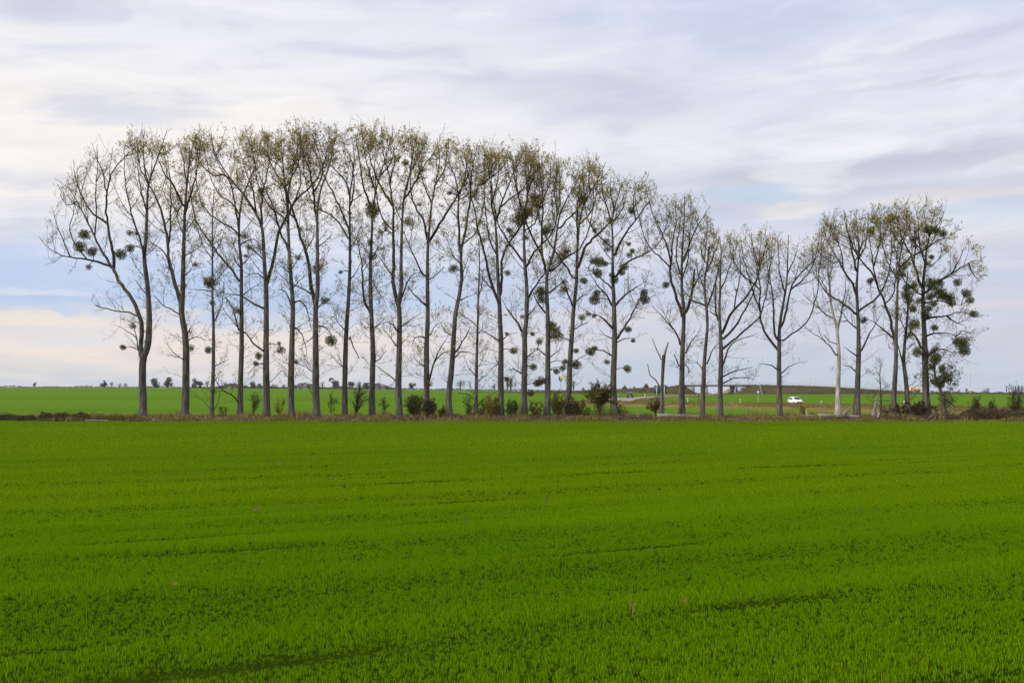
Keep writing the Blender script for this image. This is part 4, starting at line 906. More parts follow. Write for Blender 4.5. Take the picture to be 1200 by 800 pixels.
# ------------------------------------------------------------------ the strip under the trees: shrubs, brambles, logs, litter
def shrub(name, px, base_py, wpx, hpx, label, nstem=9, leaves=500, mat='leaf_olive', Y=None, dense=1.0, cat='shrub', group=None, lean=0.0, stemmat='twig', leafsize=.15, single=False, thick=.03):
    leaves = int(leaves * 1.7)
    Y = Y if Y else YT + rng.uniform(-.6, .5)
    x = (px - CX) / F * Y; z = float(ground(x, Y)); off = np.array([x, Y, z]); mpp = Y / F
    wd, ht = wpx * mpp / 2, hpx * mpp
    root = thing(name, off, label, cat, group)
    paths = []
    if single:
        p = catmull([off + [0, 0, -.15], off + [lean * .3, 0, ht * .3], off + [lean * .8, 0, ht * .6], off + [lean, 0, ht * .97]], .15)
        paths.append((p, thick * (1 - .8 * np.linspace(0, 1, len(p)))))
    for k in range(nstem):
        a = rng.uniform(0, 6.28); q = rng.uniform(.15, 1) ** .6
        tip = off + [math.cos(a) * wd * q + lean, math.sin(a) * wd * q * .9, ht * math.sqrt(max(.06, 1 - (q * .9) ** 2)) * rng.uniform(.75, 1.05)]
        b = off + [math.cos(a) * wd * .14, math.sin(a) * wd * .14, -.12] if not single else off + [lean * .3, 0, ht * rng.uniform(.1, .6)]
        midp = b + (tip - b) * .5 + rng.normal(size=3) * wd * .08 + [0, 0, ht * .07]
        p = catmull([b, midp, tip], .15)
        paths.append((p, thick * rng.uniform(.5, 1) * (1 - .8 * np.linspace(0, 1, len(p)))))
    PP, RR = stack_paths(paths, 14)
    sc_ = ht / 3
    c2, r2, _ = spawn(PP, RR, 6.0 * dense / max(sc_, .5), lambda t, Lp, b: .62 * max(sc_, .35) + 0 * t, 42, 6, .5, .15, .98, .014, .006, .7, sky=False, zmin=z)
    c3, r3, _ = spawn(c2, r2, 7.0 * dense / max(sc_, .5), lambda t, Lp, b: .30 * max(sc_, .5) + 0 * t, 42, 4, .4, .1, .98, .009, .005, .8, sky=False, zmin=z)
    m = MB()
    for p, r in paths: tubes(m, p, r, 5)
    m.build('stem', M[stemmat], root, offset=off)
    m = MB(); tubes(m, c2, r2 * 1.3, 3); tubes(m, c3, r3 * 1.4, 3)
    tw = m.build('twig', M['twig'], root, offset=off); tw['kind'] = 'stuff'
    if leaves:
        src = np.concatenate([c3[:, 1:].reshape(-1, 3), c2[:, 2:].reshape(-1, 3)])
        pick = rng.integers(0, len(src), leaves)
        m = MB(); cards(m, src[pick] + rng.normal(size=(leaves, 3)) * .06, rng.uniform(.6, 1.4, leaves) * leafsize)
        m.build('foliage', M[mat], root, offset=off)
    return root

shrub('bare_shrub', 297, 490, 24, 30, 'bare dark shrub on a thin stem between the fourth and fifth tall trunks', 10, 30, single=True, thick=.06)
shrub('bare_shrub', 262, 490, 14, 16, 'wispy low twig clump between the third and fourth tall trunks', 6, 10, thick=.015)
shrub('bare_shrub', 327, 490, 16, 30, 'tall wispy bare shrub just right of the fifth tall trunk', 6, 60, mat='leaf_yellow', thick=.02)
shrub('bare_shrub', 388, 490, 18, 30, 'thin upright bush with sparse leaves between the seventh and eighth tall trunks', 7, 60, single=True, thick=.03)
shrub('bare_shrub', 416, 491, 28, 38, 'gnarled black leafless bush leaning between the eighth and ninth tall trunks', 13, 25, single=True, lean=.5, thick=.10)
shrub('bare_shrub', 450, 490, 16, 24, 'small airy brown sapling bush left of the twin-stemmed tenth trunk', 6, 60, mat='leaf_brown', single=True, thick=.03)
shrub('dense_bush', 486, 491, 24, 27, 'rounded dense brownish green bush left of the eleventh trunk', 26, 900, dense=1.5, mat='leaf_olive', thick=.03)
shrub('dense_bush', 502, 490, 18, 24, 'dark brown bramble bush wrapped round the foot of the eleventh trunk', 18, 900, mat='leaf_brown', dense=1.5, Y=YT - .6)
shrub('yellow_bush', 518, 490, 9, 15, 'small bright yellow bush left of the S-curved trunk', 9, 420, mat='leaf_yellow')
shrub('bare_shrub', 549, 490, 20, 26, 'open twiggy shrub with few leaves left of the thin thirteenth trunk', 8, 90, mat='leaf_brown', thick=.02)
shrub('bare_shrub', 563, 489, 14, 22, 'slanting bare shoots leaning over between the thin thirteenth trunk and the yellow bush', 6, 40, mat='leaf_brown', lean=.6)
shrub('yellow_bush', 577, 490, 22, 26, 'large golden yellow bush with dark foot left of the three-stemmed trunk', 20, 1100, mat='leaf_yellow', thick=.05)
shrub('dense_bush', 600, 489, 17, 20, 'fresh green bush right of the three-stemmed trunk', 16, 800, mat='leaf_green')
shrub('dense_bush', 628, 490, 22, 20, 'low olive shrub between the fifteenth and sixteenth trunks', 12, 380, mat='leaf_olive')
shrub('dense_bush', 654, 490, 22, 30, 'tall olive thicket at the left of the leaning seventeenth trunk', 20, 900, mat='leaf_olive', thick=.05)
shrub('dense_bush', 668, 491, 24, 25, 'dark brown thicket in front of the foot of the leaning seventeenth trunk', 20, 900, mat='leaf_brown', Y=YT - 1.0)
shrub('dense_bush', 680, 491, 22, 21, 'dark low olive bush right of the leaning seventeenth trunk', 14, 700, mat='leaf_olive')
shrub('dense_bush', 703, 492, 40, 40, 'big yellow-green bush on a thick dark stem beside the mistletoe-hung poplar', 30, 2000, mat='leaf_olive', thick=.16, single=True)
shrub('dense_bush', 722, 490, 14, 18, 'brownish undergrowth around the foot of the mistletoe-hung poplar', 10, 220, mat='leaf_brown')
shrub('russet_bush', 768, 490, 19, 24, 'russet red leaved bush beside the broken trunk stub', 16, 480, mat='leaf_red', thick=.06, single=True)
shrub('bare_shrub', 941, 489, 8, 13, 'stubby green-brown weed tuft left of the white forked stake', 7, 160, mat='leaf_olive')
shrub('bare_shrub', 1054, 489, 46, 17, 'wide low brown bramble thicket around the feet of the close trio', 30, 900, mat='leaf_brown', dense=1.4, Y=YT + .7)
shrub('bare_shrub', 1084, 489, 34, 20, 'brown bramble thicket around the foot of the largest right-hand poplar', 24, 700, mat='leaf_brown', dense=1.3, Y=YT + .6)
shrub('bare_shrub', 1143, 488, 12, 28, 'upright bare olive shrub behind the left part of the bramble mounds', 12, 200, mat='leaf_olive', Y=YT + 2)
shrub('bare_shrub', 1163, 488, 8, 22, 'thin grey-green shrub in the middle of the bramble mounds', 8, 90, mat='leaf_green', Y=YT + 2)
shrub('bare_shrub', 1190, 488, 20, 40, 'tall dark bare shrub rising above the right end of the bramble mounds', 16, 220, mat='leaf_brown', Y=YT + 2)
shrub('bare_shrub', 1215, 488, 24, 36, 'tangled bare shrub beyond the right end of the bramble mounds', 14, 160, mat='leaf_brown', Y=YT + 1)

def mound(name, pxa, pxb, hpx, label, mat, n, cat, base_py=493, Y=None, depth=1.1, lumps=6, leaf=.13, canes=40):
    """a long low bramble mound: arching canes under a skin and filling of leaves"""
    Y = Y or YT - 3.2; mpp = Y / F
    xa, xb = (pxa - CX) * mpp, (pxb - CX) * mpp; xc = (xa + xb) / 2; z = float(ground(xc, Y)); off = np.array([xc, Y, z])
    root = thing(name, off, label, cat)
    u = rng.random(n); ph = rng.uniform(0, 6.28, 3)
    hgt = lambda u: hpx * mpp * (.45 + .35 * np.abs(np.sin(u * lumps * 1.6 + ph[0])) + .2 * np.sin(u * lumps * 3.7 + ph[1]) ** 2) * np.clip(np.minimum(u, 1 - u) * 12, .25, 1)
    v = rng.uniform(-1, 1, n); top = hgt(u) * np.sqrt(1 - v ** 2 * .9)
    C = np.stack([xa + (xb - xa) * u, Y + v * depth, z - .05 + top * rng.uniform(.0, 1.05, n) ** .5], 1)
    m = MB(); cards(m, C, rng.uniform(.6, 1.5, n) * leaf); m.build('foliage', M[mat], root, offset=off)
    P = []
    for _ in range(canes):
        uu = rng.random(); x = xa + (xb - xa) * uu; hh = float(hgt(np.array([uu]))[0]); d = rng.normal() * .6
        y = Y + rng.uniform(-1, 1) * depth * .7
        P.append(catmull([(x, y, z - .05), (x + d * .4, y, z + hh * 1.05), (x + d, y - .2, z + hh * 1.12), (x + d * 1.5, y - .4, z + hh * .7)], .25))
    m = MB()
    for p in P: tubes(m, p, np.linspace(.012, .006, len(p)), 3)
    k = m.build('cane', M['twig'], root, offset=off); k['kind'] = 'stuff'
    return root
mound('bramble_hedge', -60, 44, 8.5, 'dark green bramble hedge at the left edge of the photo', 'bramble', 4200, 'hedge', depth=1.0)
mound('bramble_hedge', 45, 108, 10, 'yellow-green bramble hedge between the dark green hedge and the leaning poplar', 'bramble', 3600, 'hedge', depth=1.0)
mound('bramble_hedge', 106, 168, 7.5, 'thin olive brown hedge end reaching the foot of the leaning poplar', 'leaf_olive', 2000, 'hedge', depth=.9)
mound('bramble_mound', 1128, 1172, 15, 'brown bramble mound between the ivy tree and the tall dark shrub', 'leaf_brown', 3400, 'brambles', Y=YT - 2.2, depth=1.6)
mound('bramble_mound', 1166, 1250, 13, 'dark bramble mound at the right edge of the photo', 'leaf_brown', 4200, 'brambles', Y=YT - 2.0, depth=1.6)
mound('bramble_mound', 1035, 1125, 5, 'low line of dead brown weeds along the foot of the right-hand poplars', 'leaf_brown', 2400, 'weeds', Y=YT - 2.6, depth=.8)

def strip_pts(n, x0=-70, x1=66, y0=109.8, y1=119):
    x = rng.uniform(x0, x1, n); y = rng.uniform(y0, y1, n)
    return np.stack([x, y, ground(x, y)], 1)
p = strip_pts(26000); m = MB(); cards(m, p + np.array([0, 0, .05]) + rng.uniform(0, .09, (len(p), 1)) * [0, 0, 1], rng.uniform(.10, .24, len(p)))
tag(m.build('leaf_litter', M['litter']), kind='stuff')
p = strip_pts(5200); k = .5 + .5 * np.sin(p[:, 0] * .8 + 2 * np.sin(p[:, 0] * .23)); p = p[rng.random(len(p)) < .25 + .75 * k]
m = MB(); kk = .5 + .5 * np.sin(p[:, 0] * 1.3 + 2 * np.sin(p[:, 0] * .41)); blades(m, p, np.repeat(.22 + .5 * kk ** 2, 5), .05, .45, 5); tag(m.build('dry_grass', M['straw']), kind='stuff')
p = strip_pts(2600, y0=117, y1=120.6); m = MB(); blades(m, p, .5, .06, .5, 5); tag(m.build('dry_grass', M['verge']), kind='stuff')
p = strip_pts(5000, x0=-70, x1=66, y0=109.3, y1=111.5); kk = np.clip(np.sin(p[:, 0] * .9 + 1.7 * np.sin(p[:, 0] * .33)), 0, 1); m = MB(); blades(m, p, np.repeat(.12 + .42 * kk, 5), .05, .4, 5); tag(m.build('dry_grass', M['straw']), kind='stuff')

def undergrowth(n, px0, px1, mat, hmax, size, y0=111.5, y1=117.5, name='undergrowth'):
    x = rng.uniform((px0 - CX) / F * YT, (px1 - CX) / F * YT, n); y = rng.uniform(y0, y1, n)
    k = np.clip(.5 + .5 * np.sin(x * .9 + 2 * np.sin(x * .37)) + .3 * np.sin(x * 2.7), .05, 1.3)
    z = ground(x, y) + rng.uniform(0, 1, n) ** 1.6 * hmax * k
    m = MB(); cards(m, np.stack([x, y, z], 1), rng.uniform(.6, 1.5, n) * size)
    b = rng.random(n) < .12; p0 = np.stack([x[b], y[b], ground(x[b], y[b])], 1); e = p0 + np.stack([rng.normal(size=b.sum()) * .25, rng.normal(size=b.sum()) * .2, hmax * k[b] * rng.uniform(.5, 1.2, b.sum())], 1)
    tubes(m, np.stack([p0, (p0 + e) / 2 + [0.03, 0, .03], e], 1), np.tile([.012, .010, .006], (len(e), 1)), 3)
    return tag(m.build(name, M[mat]), kind='stuff')
undergrowth(3400, 470, 760, 'leaf_brown', 1.1, .14); undergrowth(2300, 480, 750, 'leaf_olive', 1.35, .14); undergrowth(700, 560, 780, 'leaf_red', .9, .13); undergrowth(600, 500, 740, 'leaf_yellow', .7, .13)
undergrowth(1500, 150, 470, 'litter', .38, .14); undergrowth(500, 120, 470, 'leaf_yellow', .4, .12); undergrowth(1800, 1000, 1200, 'leaf_brown', .7, .14); undergrowth(1200, 760, 1010, 'straw', .4, .14)
def log(name, pts, r0, r1, label, cat='log', mat='log', Y=None, snags=(), rough=.10, group=None):
    """a fallen stem given by photo points on the ground strip: (px, height above ground in m, distance)"""
    P = []
    for px, hh, Yq in pts:
        x = (px - CX) / F * Yq; P.append((x, Yq, float(ground(x, Yq)) + hh))
    P = catmull(P, .3); off = P[0].copy()
    root = thing(name, off, label, cat, group)
    m = MB(); tubes(m, P, np.linspace(r0, r1, len(P)) * (1 + .12 * np.sin(np.arange(len(P)) * .8)), 10, bump=rough)
    m.build('stem', M[mat], root, smooth_shade=True, offset=off)
    for s in snags:
        k = int(s[0] * (len(P) - 1)); q = catmull([P[k], P[k] + np.array(s[1]) * .6 + rng.normal(size=3) * .04, P[k] + np.array(s[1])], .2)
        m = MB(); tubes(m, q, np.linspace(s[2], s[2] * .4, len(q)), 6, bump=.1); m.build('branch_stub', M[mat], root, smooth_shade=True, offset=off)
    return root
YL = YT - 2.4
M['brush'] = mat_bark('brushwood', (.05, .038, .028), (.17, .14, .11), 2.0, (.09, .06, .035), .4)
log('fallen_log', [(770, .22, YL), (784, .26, YL), (800, .25, YL - .1), (819, .22, YL - .2)], .26, .19, 'long grey fallen trunk lying below the vase-shaped poplar and the trunk stub', snags=[(.45, (.3, -.2, .35), .06)])
log('fallen_log', [(958, .22, YL - .3), (970, .30, YL - .3), (982, .28, YL - .2), (990, .3, YL)], .30, .17, 'pale grey fallen trunk at the foot of the bleached dead tree', snags=[(.8, (.6, .1, .5), .07)])
log('fallen_log', [(936, .12, YL - .2), (946, .25, YL - .1), (960, .2, YL)], .16, .14, 'dark fallen trunk piece under the white forked stake')
log('fallen_log', [(992, .2, YL + .2), (1004, .2, YL), (1018, .15, YL)], .17, .12, 'short dark log at the foot of the tall upright poplar')
log('broken_branch', [(984, .15, YL + .4), (989, .45, YL + .4), (993, .75, YL + .4), (997, 1.15, YL + .5)], .20, .08, 'broken forked branch pointing up and right beside the bleached dead tree', 'branch', 'deadlimb', snags=[(.45, (-.25, 0, .6), .06), (.7, (.35, 0, .1), .05)])
log('broken_branch', [(925, .1, YL + .3), (929, .45, YL + .3)], .06, .04, 'short dark stick leaning left by the lone rounded poplar', 'branch', 'deadlimb')
log('broken_branch', [(1086, .1, YL - .5), (1091, .35, YL - .5), (1096, .75, YL - .4)], .05, .03, 'pale stick leaning right at the foot of the largest right-hand poplar', 'branch', 'log')
log('forked_stake', [(944, .1, YL + .2), (945, .5, YL + .2), (945.3, .95, YL + .2)], .075, .05, 'white forked upright stake standing on the dark fallen trunk', 'stake', 'dead', snags=[(.25, (.22, 0, .42), .04)])
log('shattered_stump', [(1023, -.1, YL + .2), (1024.5, .9, YL + .2), (1027, 1.9, YL + .3), (1029.5, 2.65, YL + .3)], .24, .03, 'shattered grey stump with splintered upright shards left of the thin dead sapling', 'stump', 'deadlimb',
    snags=[(.02, (.45, 0, 1.7), .10), (.02, (-.42, 0, 1.35), .08), (.02, (.85, -.1, .85), .10), (.3, (-.25, .1, .7), .05), (.05, (.1, -.2, 1.1), .09)], rough=.16)
log('plank', [(1028, .1, YL - .1), (1030, .6, YL - .1), (1026.5, 1.35, YL)], .10, .07, 'grey splintered slab leaning on the shattered stump', 'wood slab', 'log')
log('stump_post', [(747.6, 0, YL), (747.8, .5, YL), (748.3, 1.0, YL)], .07, .05, 'little pointed stump post among the sticks right of the mistletoe-hung poplar', 'stump', 'deadlimb')
log('fallen_log', [(100, .1, YL - 1.9), (112, .14, YL - 1.9), (128, .1, YL - 2)], .09, .07, 'thin grey log in the grass below the yellow-green hedge', mat='deadlimb')
log('broken_branch', [(128, .15, YL - .5), (124, .45, YL - .5), (126, .85, YL - .5)], .05, .03, 'pale bent stick standing in the hedge end left of the leaning poplar', 'branch', 'log')
def sticks(px0, px1, n, label, hmax=.35):
    n = int(n * .55) * 2 // 2; hmax *= .7
    x0, x1 = (px0 - CX) / F * YL, (px1 - CX) / F * YL; xc = (x0 + x1) / 2; off = np.array([xc, YL, float(ground(xc, YL))])
    m = MB()
    for _ in range(n):
        x = rng.uniform(x0, x1); y = YL + rng.normal() * .5; z = float(ground(x, y)); a = rng.uniform(-.5, .5) + rng.choice([0, math.pi]); l = rng.uniform(.5, 1.8)
        e = np.array([math.cos(a) * l, math.sin(a) * l * .6, rng.normal() * .12]); h0 = rng.uniform(.02, hmax)
        q = catmull([(x, y, z + h0), np.array([x, y, z + h0]) + e * .5 + rng.normal(size=3) * .06, np.array([x, y, z + max(.03, h0 + rng.normal() * .1)]) + e], .3)
        tubes(m, q, np.linspace(1, .5, len(q)) * rng.uniform(.018, .055), 5, bump=.1)
    o = m.build('brushwood_pile', M['brush'], offset=off); o.location = off
    return tag(o, label, 'brushwood', kind='stuff')
sticks(716, 764, 151, 'heap of grey dead sticks between the mistletoe-hung poplar and the russet bush')
sticks(818, 852, 121, 'heap of dead sticks at the feet of the double-stemmed poplars', .45)
sticks(590, 660, 141, 'scattered brown sticks below the olive thickets'); sticks(540, 592, 60, 'scattered twigs under the thin thirteenth trunk')
sticks(330, 500, 180, 'loose twigs lying along the strip in the middle of the row', .2); sticks(940, 1020, 150, 'dead sticks around the pale fallen trunk'); sticks(640, 716, 130, 'fallen sticks before the big yellow-green bush', .3)
sticks(460, 500, 71, 'fallen twigs by the twin-stemmed tenth trunk', .25); sticks(1040, 1130, 130, 'dead stalks lying along the right-hand brambles', .3)

# things lying in the near field
M['stalk'] = mat_bark('dry_stalk', (.12, .09, .05), (.24, .18, .10), 6, (.14, .10, .05), .2)
M['deadleaf'] = mat_solid('dead_leaf', (.12, .07, .035), .8, .3, 9)
def dry_leaf(px, py, s, label, group=None, mat='deadleaf'):
    Y = F * H / (py - HY); x = (px - CX) / F * Y; off = np.array([x, Y, .10 + undul(x, Y) * .035])
    n = 5; a = rng.uniform(0, 6.28); m = MB()
    t = np.linspace(-1, 1, n); wv = (1 - np.abs(t) ** 1.6) * .42 + .03
    up = .18 * t ** 2
    ca, sa = math.cos(a), math.sin(a); V = []
    for sgn, hh in ((-1, .10), (0, 0), (1, .10)):
        for k in range(n):
            lx, ly = t[k] * .5, sgn * wv[k] * .5; V.append((lx * ca - ly * sa, lx * sa + ly * ca, up[k] + hh * wv[k] * 2))
    i = np.arange(3 * n).reshape(3, n)
    m.add(np.array(V) * s + off, np.stack([i[:-1, :-1], i[1:, :-1], i[1:, 1:], i[:-1, 1:]], -1).reshape(-1, 4))
    o = m.build('dry_leaf', M[mat], smooth_shade=True, offset=off); o.location = off; o.rotation_euler = (rng.uniform(-.9, .9), rng.uniform(-.9, .9), 0)
    return tag(o, label, 'leaf', group)
GL = 'dry poplar leaves blown onto the crop'
for px, py in [(313, 543), (327, 546), (230, 542), (257, 564), (274, 563), (168, 573), (116, 569), (385, 558), (391, 561), (462, 547), (404, 574), (510, 572), (88, 574), (205, 691), (206, 697), (397, 697), (803, 713), (662, 545), (705, 560), (868, 571), (951, 553), (1066, 545), (1135, 560), (640, 590), (1010, 600), (300, 600), (545, 615), (905, 640)]:
    dry_leaf(px, py, .11 if py > 600 else .20, 'small dry brown poplar leaf lying on the near crop', GL)
def stalk(px, py, hpx, label, mat, forks):
    Y = F * H / (py - HY); x = (px - CX) / F * Y; off = np.array([x, Y, 0.0]); hh = hpx * Y / F + .08
    root = thing('dead_stalk', off, label, 'stalk')
    q = catmull([off, off + [.02, 0, hh * .5], off + [-.03, 0, hh]], .03); m = MB(); tubes(m, q, np.linspace(.012, .007, len(q)) * .95, 6, bump=.12); m.build('stem', M[mat], root, offset=off)
    for f_, dx in forks:
        q2 = catmull([off + [0, 0, hh * f_], off + [dx * .6, 0, hh * (f_ + .08)], off + [dx, 0.02, hh * (f_ + .12)]], .03)
        m = MB(); tubes(m, q2, np.linspace(.008, .005, len(q2)), 5); m.build('side_twig', M[mat], root, offset=off)
    return root
stalk(771, 672, 13, 'dark brown upright dead stalk in the near crop on the right', 'limb', [(.75, .03)])
stalk(741, 722, 15, 'pale straw-coloured forked stalk in the near crop on the right', 'stalk', [(.55, .05), (.6, -.045), (.2, .06)])
stalk(763, 648, 6, 'short pale stub in the near crop above the dark stalk', 'stalk', [])

# ------------------------------------------------------------------ along the road
def ring_tube(m, c, axis, r, w, n=20):
    """a wheel disc: ring profile revolved about the x axis (axis = across the car)"""
    a = np.arange(n) / n * 2 * math.pi; prof = [(0, r * .0), (-w / 2, r * .62), (-w / 2, r * .95), (-w * .3, r), (w * .3, r), (w / 2, r * .95), (w / 2, r * .62), (0, 0)]
    V = np.array([[(p[0], p[1] * math.cos(t), p[1] * math.sin(t)) for t in a] for p in prof]) + c
    i = np.arange(len(prof) * n).reshape(len(prof), n); nx = np.roll(i, -1, 1)
    m.add(V.reshape(-1, 3), np.stack([i[:-1], nx[:-1], nx[1:], i[1:]], -1).reshape(-1, 4))

def loft(m, secs):
    """closed skin through equal-count cross-sections, ends capped"""
    V = np.array(secs, float); a, b, _ = V.shape; i = np.arange(a * b).reshape(a, b); nx = np.roll(i, -1, 1)
    m.add(V.reshape(-1, 3), np.stack([i[:-1], nx[:-1], nx[1:], i[1:]], -1).reshape(-1, 4))
    for e in (0, a - 1):
        c = V[e].mean(0); t = np.arange(b); m.add(np.vstack([V[e], c]), None, np.stack([t, np.roll(t, -1), np.full(b, b)], 1))

def car(px, Y, heading, label, paint, kind='hatch', z=None, rear_view=False):
    """heading: angle of the car's nose about the vertical, 0 = towards +x. Nose along +y in the car's own axes"""
    x = (px - CX) / F * Y
    k = np.argmin(np.hypot(RP[:, 0] - x, RP[:, 1] - Y)); z = float(rz[k]) + .03 if z is None else z
    root = thing('parked_car' if False else 'car', (x, Y, z), label, 'car', rz=heading - math.pi / 2)
    # (y along, half width, sill, shoulder): lower body
    if kind == 'hatch':
        body = [(-2.0, .62, .42, .80), (-1.92, .78, .32, .92), (-1.4, .84, .24, .96), (0, .86, .22, .93), (1.1, .84, .24, .88), (1.65, .80, .28, .80), (1.95, .70, .34, .68), (2.05, .56, .40, .58)]
        roof = [(-1.93, .70, .93), (-1.5, .64, 1.36), (-.9, .62, 1.47), (.0, .62, 1.49), (.45, .63, 1.42), (1.15, .70, .93)]
    else:
        body = [(-2.25, .70, .45, .90), (-2.15, .86, .34, 1.02), (-1.5, .92, .28, 1.04), (0, .93, .26, 1.02), (1.3, .92, .28, 1.0), (1.9, .88, .32, .94), (2.25, .72, .42, .78)]
        roof = [(-2.16, .78, 1.03), (-1.85, .70, 1.52), (-1.0, .69, 1.68), (.2, .69, 1.68), (.6, .70, 1.58), (1.35, .78, 1.02)]
    m = MB(); secs = []
    for y, hw, z0, z1 in body:
        secs.append([(-hw * .92, y, z0), (-hw, y, z0 + .12), (-hw, y, z1 - .12), (-hw * .90, y, z1), (hw * .90, y, z1), (hw, y, z1 - .12), (hw, y, z0 + .12), (hw * .92, y, z0)])
    loft(m, secs); m.build('body', M[paint], root, smooth_shade=False)
    m = MB(); secs = []
    for y, hw, zt_ in roof:
        zb = .86 if kind == 'hatch' else .98
        secs.append([(-.80 if kind == 'hatch' else -.86, y, zb), (-hw - .02, y, max(zt_ - .06, zb + .02)), (-hw + .08, y, max(zt_, zb + .03)), (hw - .08, y, max(zt_, zb + .03)), (hw + .02, y, max(zt_ - .06, zb + .02)), (.80 if kind == 'hatch' else .86, y, zb)])
    loft(m, secs); m.build('roof', M[paint], root)
    # panes just proud of the cabin skin
    def pane(y0, z0, y1, z1, hw0, hw1, nm='windscreen'):
        m = MB(); n = np.array([0, -(z1 - z0), (y1 - y0)]); n = n / np.linalg.norm(n)
        if n[2] < 0: n = -n
        V = np.array([(-hw0, y0, z0), (hw0, y0, z0), (hw1, y1, z1), (-hw1, y1, z1)]) + n * .035
        W = V - n * .012; m.add(np.vstack([V, W]), [(0, 1, 2, 3), (4, 7, 6, 5), (0, 4, 5, 1), (1, 5, 6, 2), (2, 6, 7, 3), (3, 7, 4, 0)])
        return m.build(nm, M['glass'], root)
    r_ = roof
    pane(r_[-1][0] - .05, r_[-1][2] + .05, r_[-2][0], r_[-2][2] - .03, .62, .52)
    pane(r_[0][0] + .03, r_[0][2] + .10, r_[1][0] - .02, r_[1][2] - .04, .60, .52, 'rear_window')
    for sx in (-1, 1):
        for ya, yb in ((-1.45, -.5), (-.42, .62)):
            m = MB(); h0 = r_[0][2] + .03; h1 = r_[2][2] - .15
            xo0 = .80 if kind == 'hatch' else .86; xo1 = r_[2][1] + .05
            yb2 = yb - .32 if yb > 0 else yb; ya2 = ya + (.22 if ya < -1 else 0)
            V = np.array([(sx * xo0, ya, h0), (sx * xo0, yb, h0), (sx * xo1, yb2, h1), (sx * xo1, ya2, h1)]); W = V - [sx * .02, 0, 0]
            m.add(np.vstack([V, W]), [(0, 1, 2, 3), (4, 7, 6, 5), (0, 4, 5, 1), (1, 5, 6, 2), (2, 6, 7, 3), (3, 7, 4, 0)]); m.build('side_window', M['glass'], root)
    wb = 1.27 if kind == 'hatch' else 1.42; wr = .31 if kind == 'hatch' else .35
    for sx in (-1, 1):
        for sy in (-1, 1):
            w_ = bpy.data.objects.new('wheel', None); link(w_, root); w_.location = (sx * (.76 if kind == 'hatch' else .82), sy * wb, wr)
            m = MB(); ring_tube(m, np.zeros(3), 0, wr, .24); m.build('tyre', M['rubber'], w_)
            m = MB(); ring_tube(m, np.array([sx * .07, 0, 0]), 0, wr * .62, .16); m.build('rim', M['rim'], w_)
    yf = body[-1][0]; yr = body[0][0]
    def lump(nm, xc, yc, zc, dx, dy, dz, mat):
        m = MB(); box(m, xc - dx, xc + dx, yc - dy, yc + dy, zc - dz, zc + dz); return m.build(nm, M[mat], root)
    for sx in (-1, 1):
        lump('headlight', sx * .52, yf - .10, .66 if kind == 'hatch' else .84, .15, .14, .07, 'lamp_white')
        lump('tail_light', sx * (.66 if kind == 'hatch' else .76), yr + .05, .82 if kind == 'hatch' else .98, .085, .09, .14, 'lamp_red')
        lump('mirror', sx * .93, .75, 1.0 if kind == 'hatch' else 1.1, .07, .05, .06, paint)
    lump('grille', 0, yf - .03, .42, .50, .10, .10, 'black')
    lump('bumper', 0, yr + .06, .36, .64, .10, .10, 'black')
    lump('number_plate', 0, yr - .015, .62 if kind == 'hatch' else .70, .26, .012, .06, 'white')
    return root
car(932, 206, R(-82), 'white hatchback driving along the road towards the camera, right of the lone poplar', 'carwhite', 'hatch')
car(738.5, 316, R(82), 'dark car with red tail lights driving away, left of the sign board', 'carblack', 'van')
car(836, 500, R(-96), 'small distant white car coming out from under the bridge', 'carwhite', 'hatch')

def truck(px, py, Y, label):
    p = at(px, py, Y); z = p[2]
    root = thing('truck', (p[0], Y, z), label, 'truck')
    m = MB(); box(m, -1.6, 2.2, -1.0, 1.0, .7, 1.9); m.build('body', M['orange'], root)
    m = MB(); loft(m, [[(-3.0, -1, .6), (-3.05, -1, 1.5), (-2.7, -1, 2.3), (-1.7, -1, 2.3), (-1.7, -1, .6)], [(-3.0, 1, .6), (-3.05, 1, 1.5), (-2.7, 1, 2.3), (-1.7, 1, 2.3), (-1.7, 1, .6)]]); m.build('cab', M['yellow'], root)
    m = MB(); box(m, -3.0, 2.2, -.8, .8, .45, .70); m.build('chassis', M['black'], root)
    m = MB(); V = [(-2.98, -1.01, 1.5), (-2.70, -1.01, 2.15), (-1.9, -1.01, 2.15), (-1.9, -1.01, 1.5)]; m.add(np.vstack([V, np.array(V) + [0, .005, 0]]), [(0, 1, 2, 3), (4, 7, 6, 5)]); m.build('side_window', M['glass'], root)
    for xx in (-2.4, .6, 1.6):
        for yy in (-.95, .95):
            m = MB(); ring_tube(m, np.zeros(3), 0, .45, .28); o = m.build('wheel', M['rubber'], root); o.location = (xx, yy, .45); o.rotation_euler = (0, 0, R(90))
truck(1073, 459.2, YB + 5, 'orange truck on the bank crest, between the close trio and the largest poplar')

def post(px, py0, py1, Y, label, band=True, group=None, wd=.12, name='delineator_post'):
    a, b = at(px, py1, Y), at(px, py0, Y); z0 = min(a[2], float(ground(a[0], Y)) + .4); hh = b[2] - z0
    root = thing(name, (a[0], Y, z0), label, 'post', group)
    m = MB(); loft(m, [[(-wd, -.05, -.3), (wd, -.05, -.3), (0, .08, -.3)], [(-wd, -.05, hh - .06), (wd, -.05, hh - .06), (0, .08, hh)]]); m.build('post', M['white'], root)
    if band:
        m = MB(); loft(m, [[(-wd - .006, -.056, hh * .62), (wd + .006, -.056, hh * .62), (0, .09, hh * .62)], [(-wd - .006, -.056, hh * .78), (wd + .006, -.056, hh * .78), (0, .09, hh * .78)]]); m.build('black_band', M['black'], root)
post(724.5, 461.5, 467, 287, 'white roadside marker post left of the dark car')
post(755.5, 461, 464, 345, 'white roadside marker post between the dark car and the sign board')
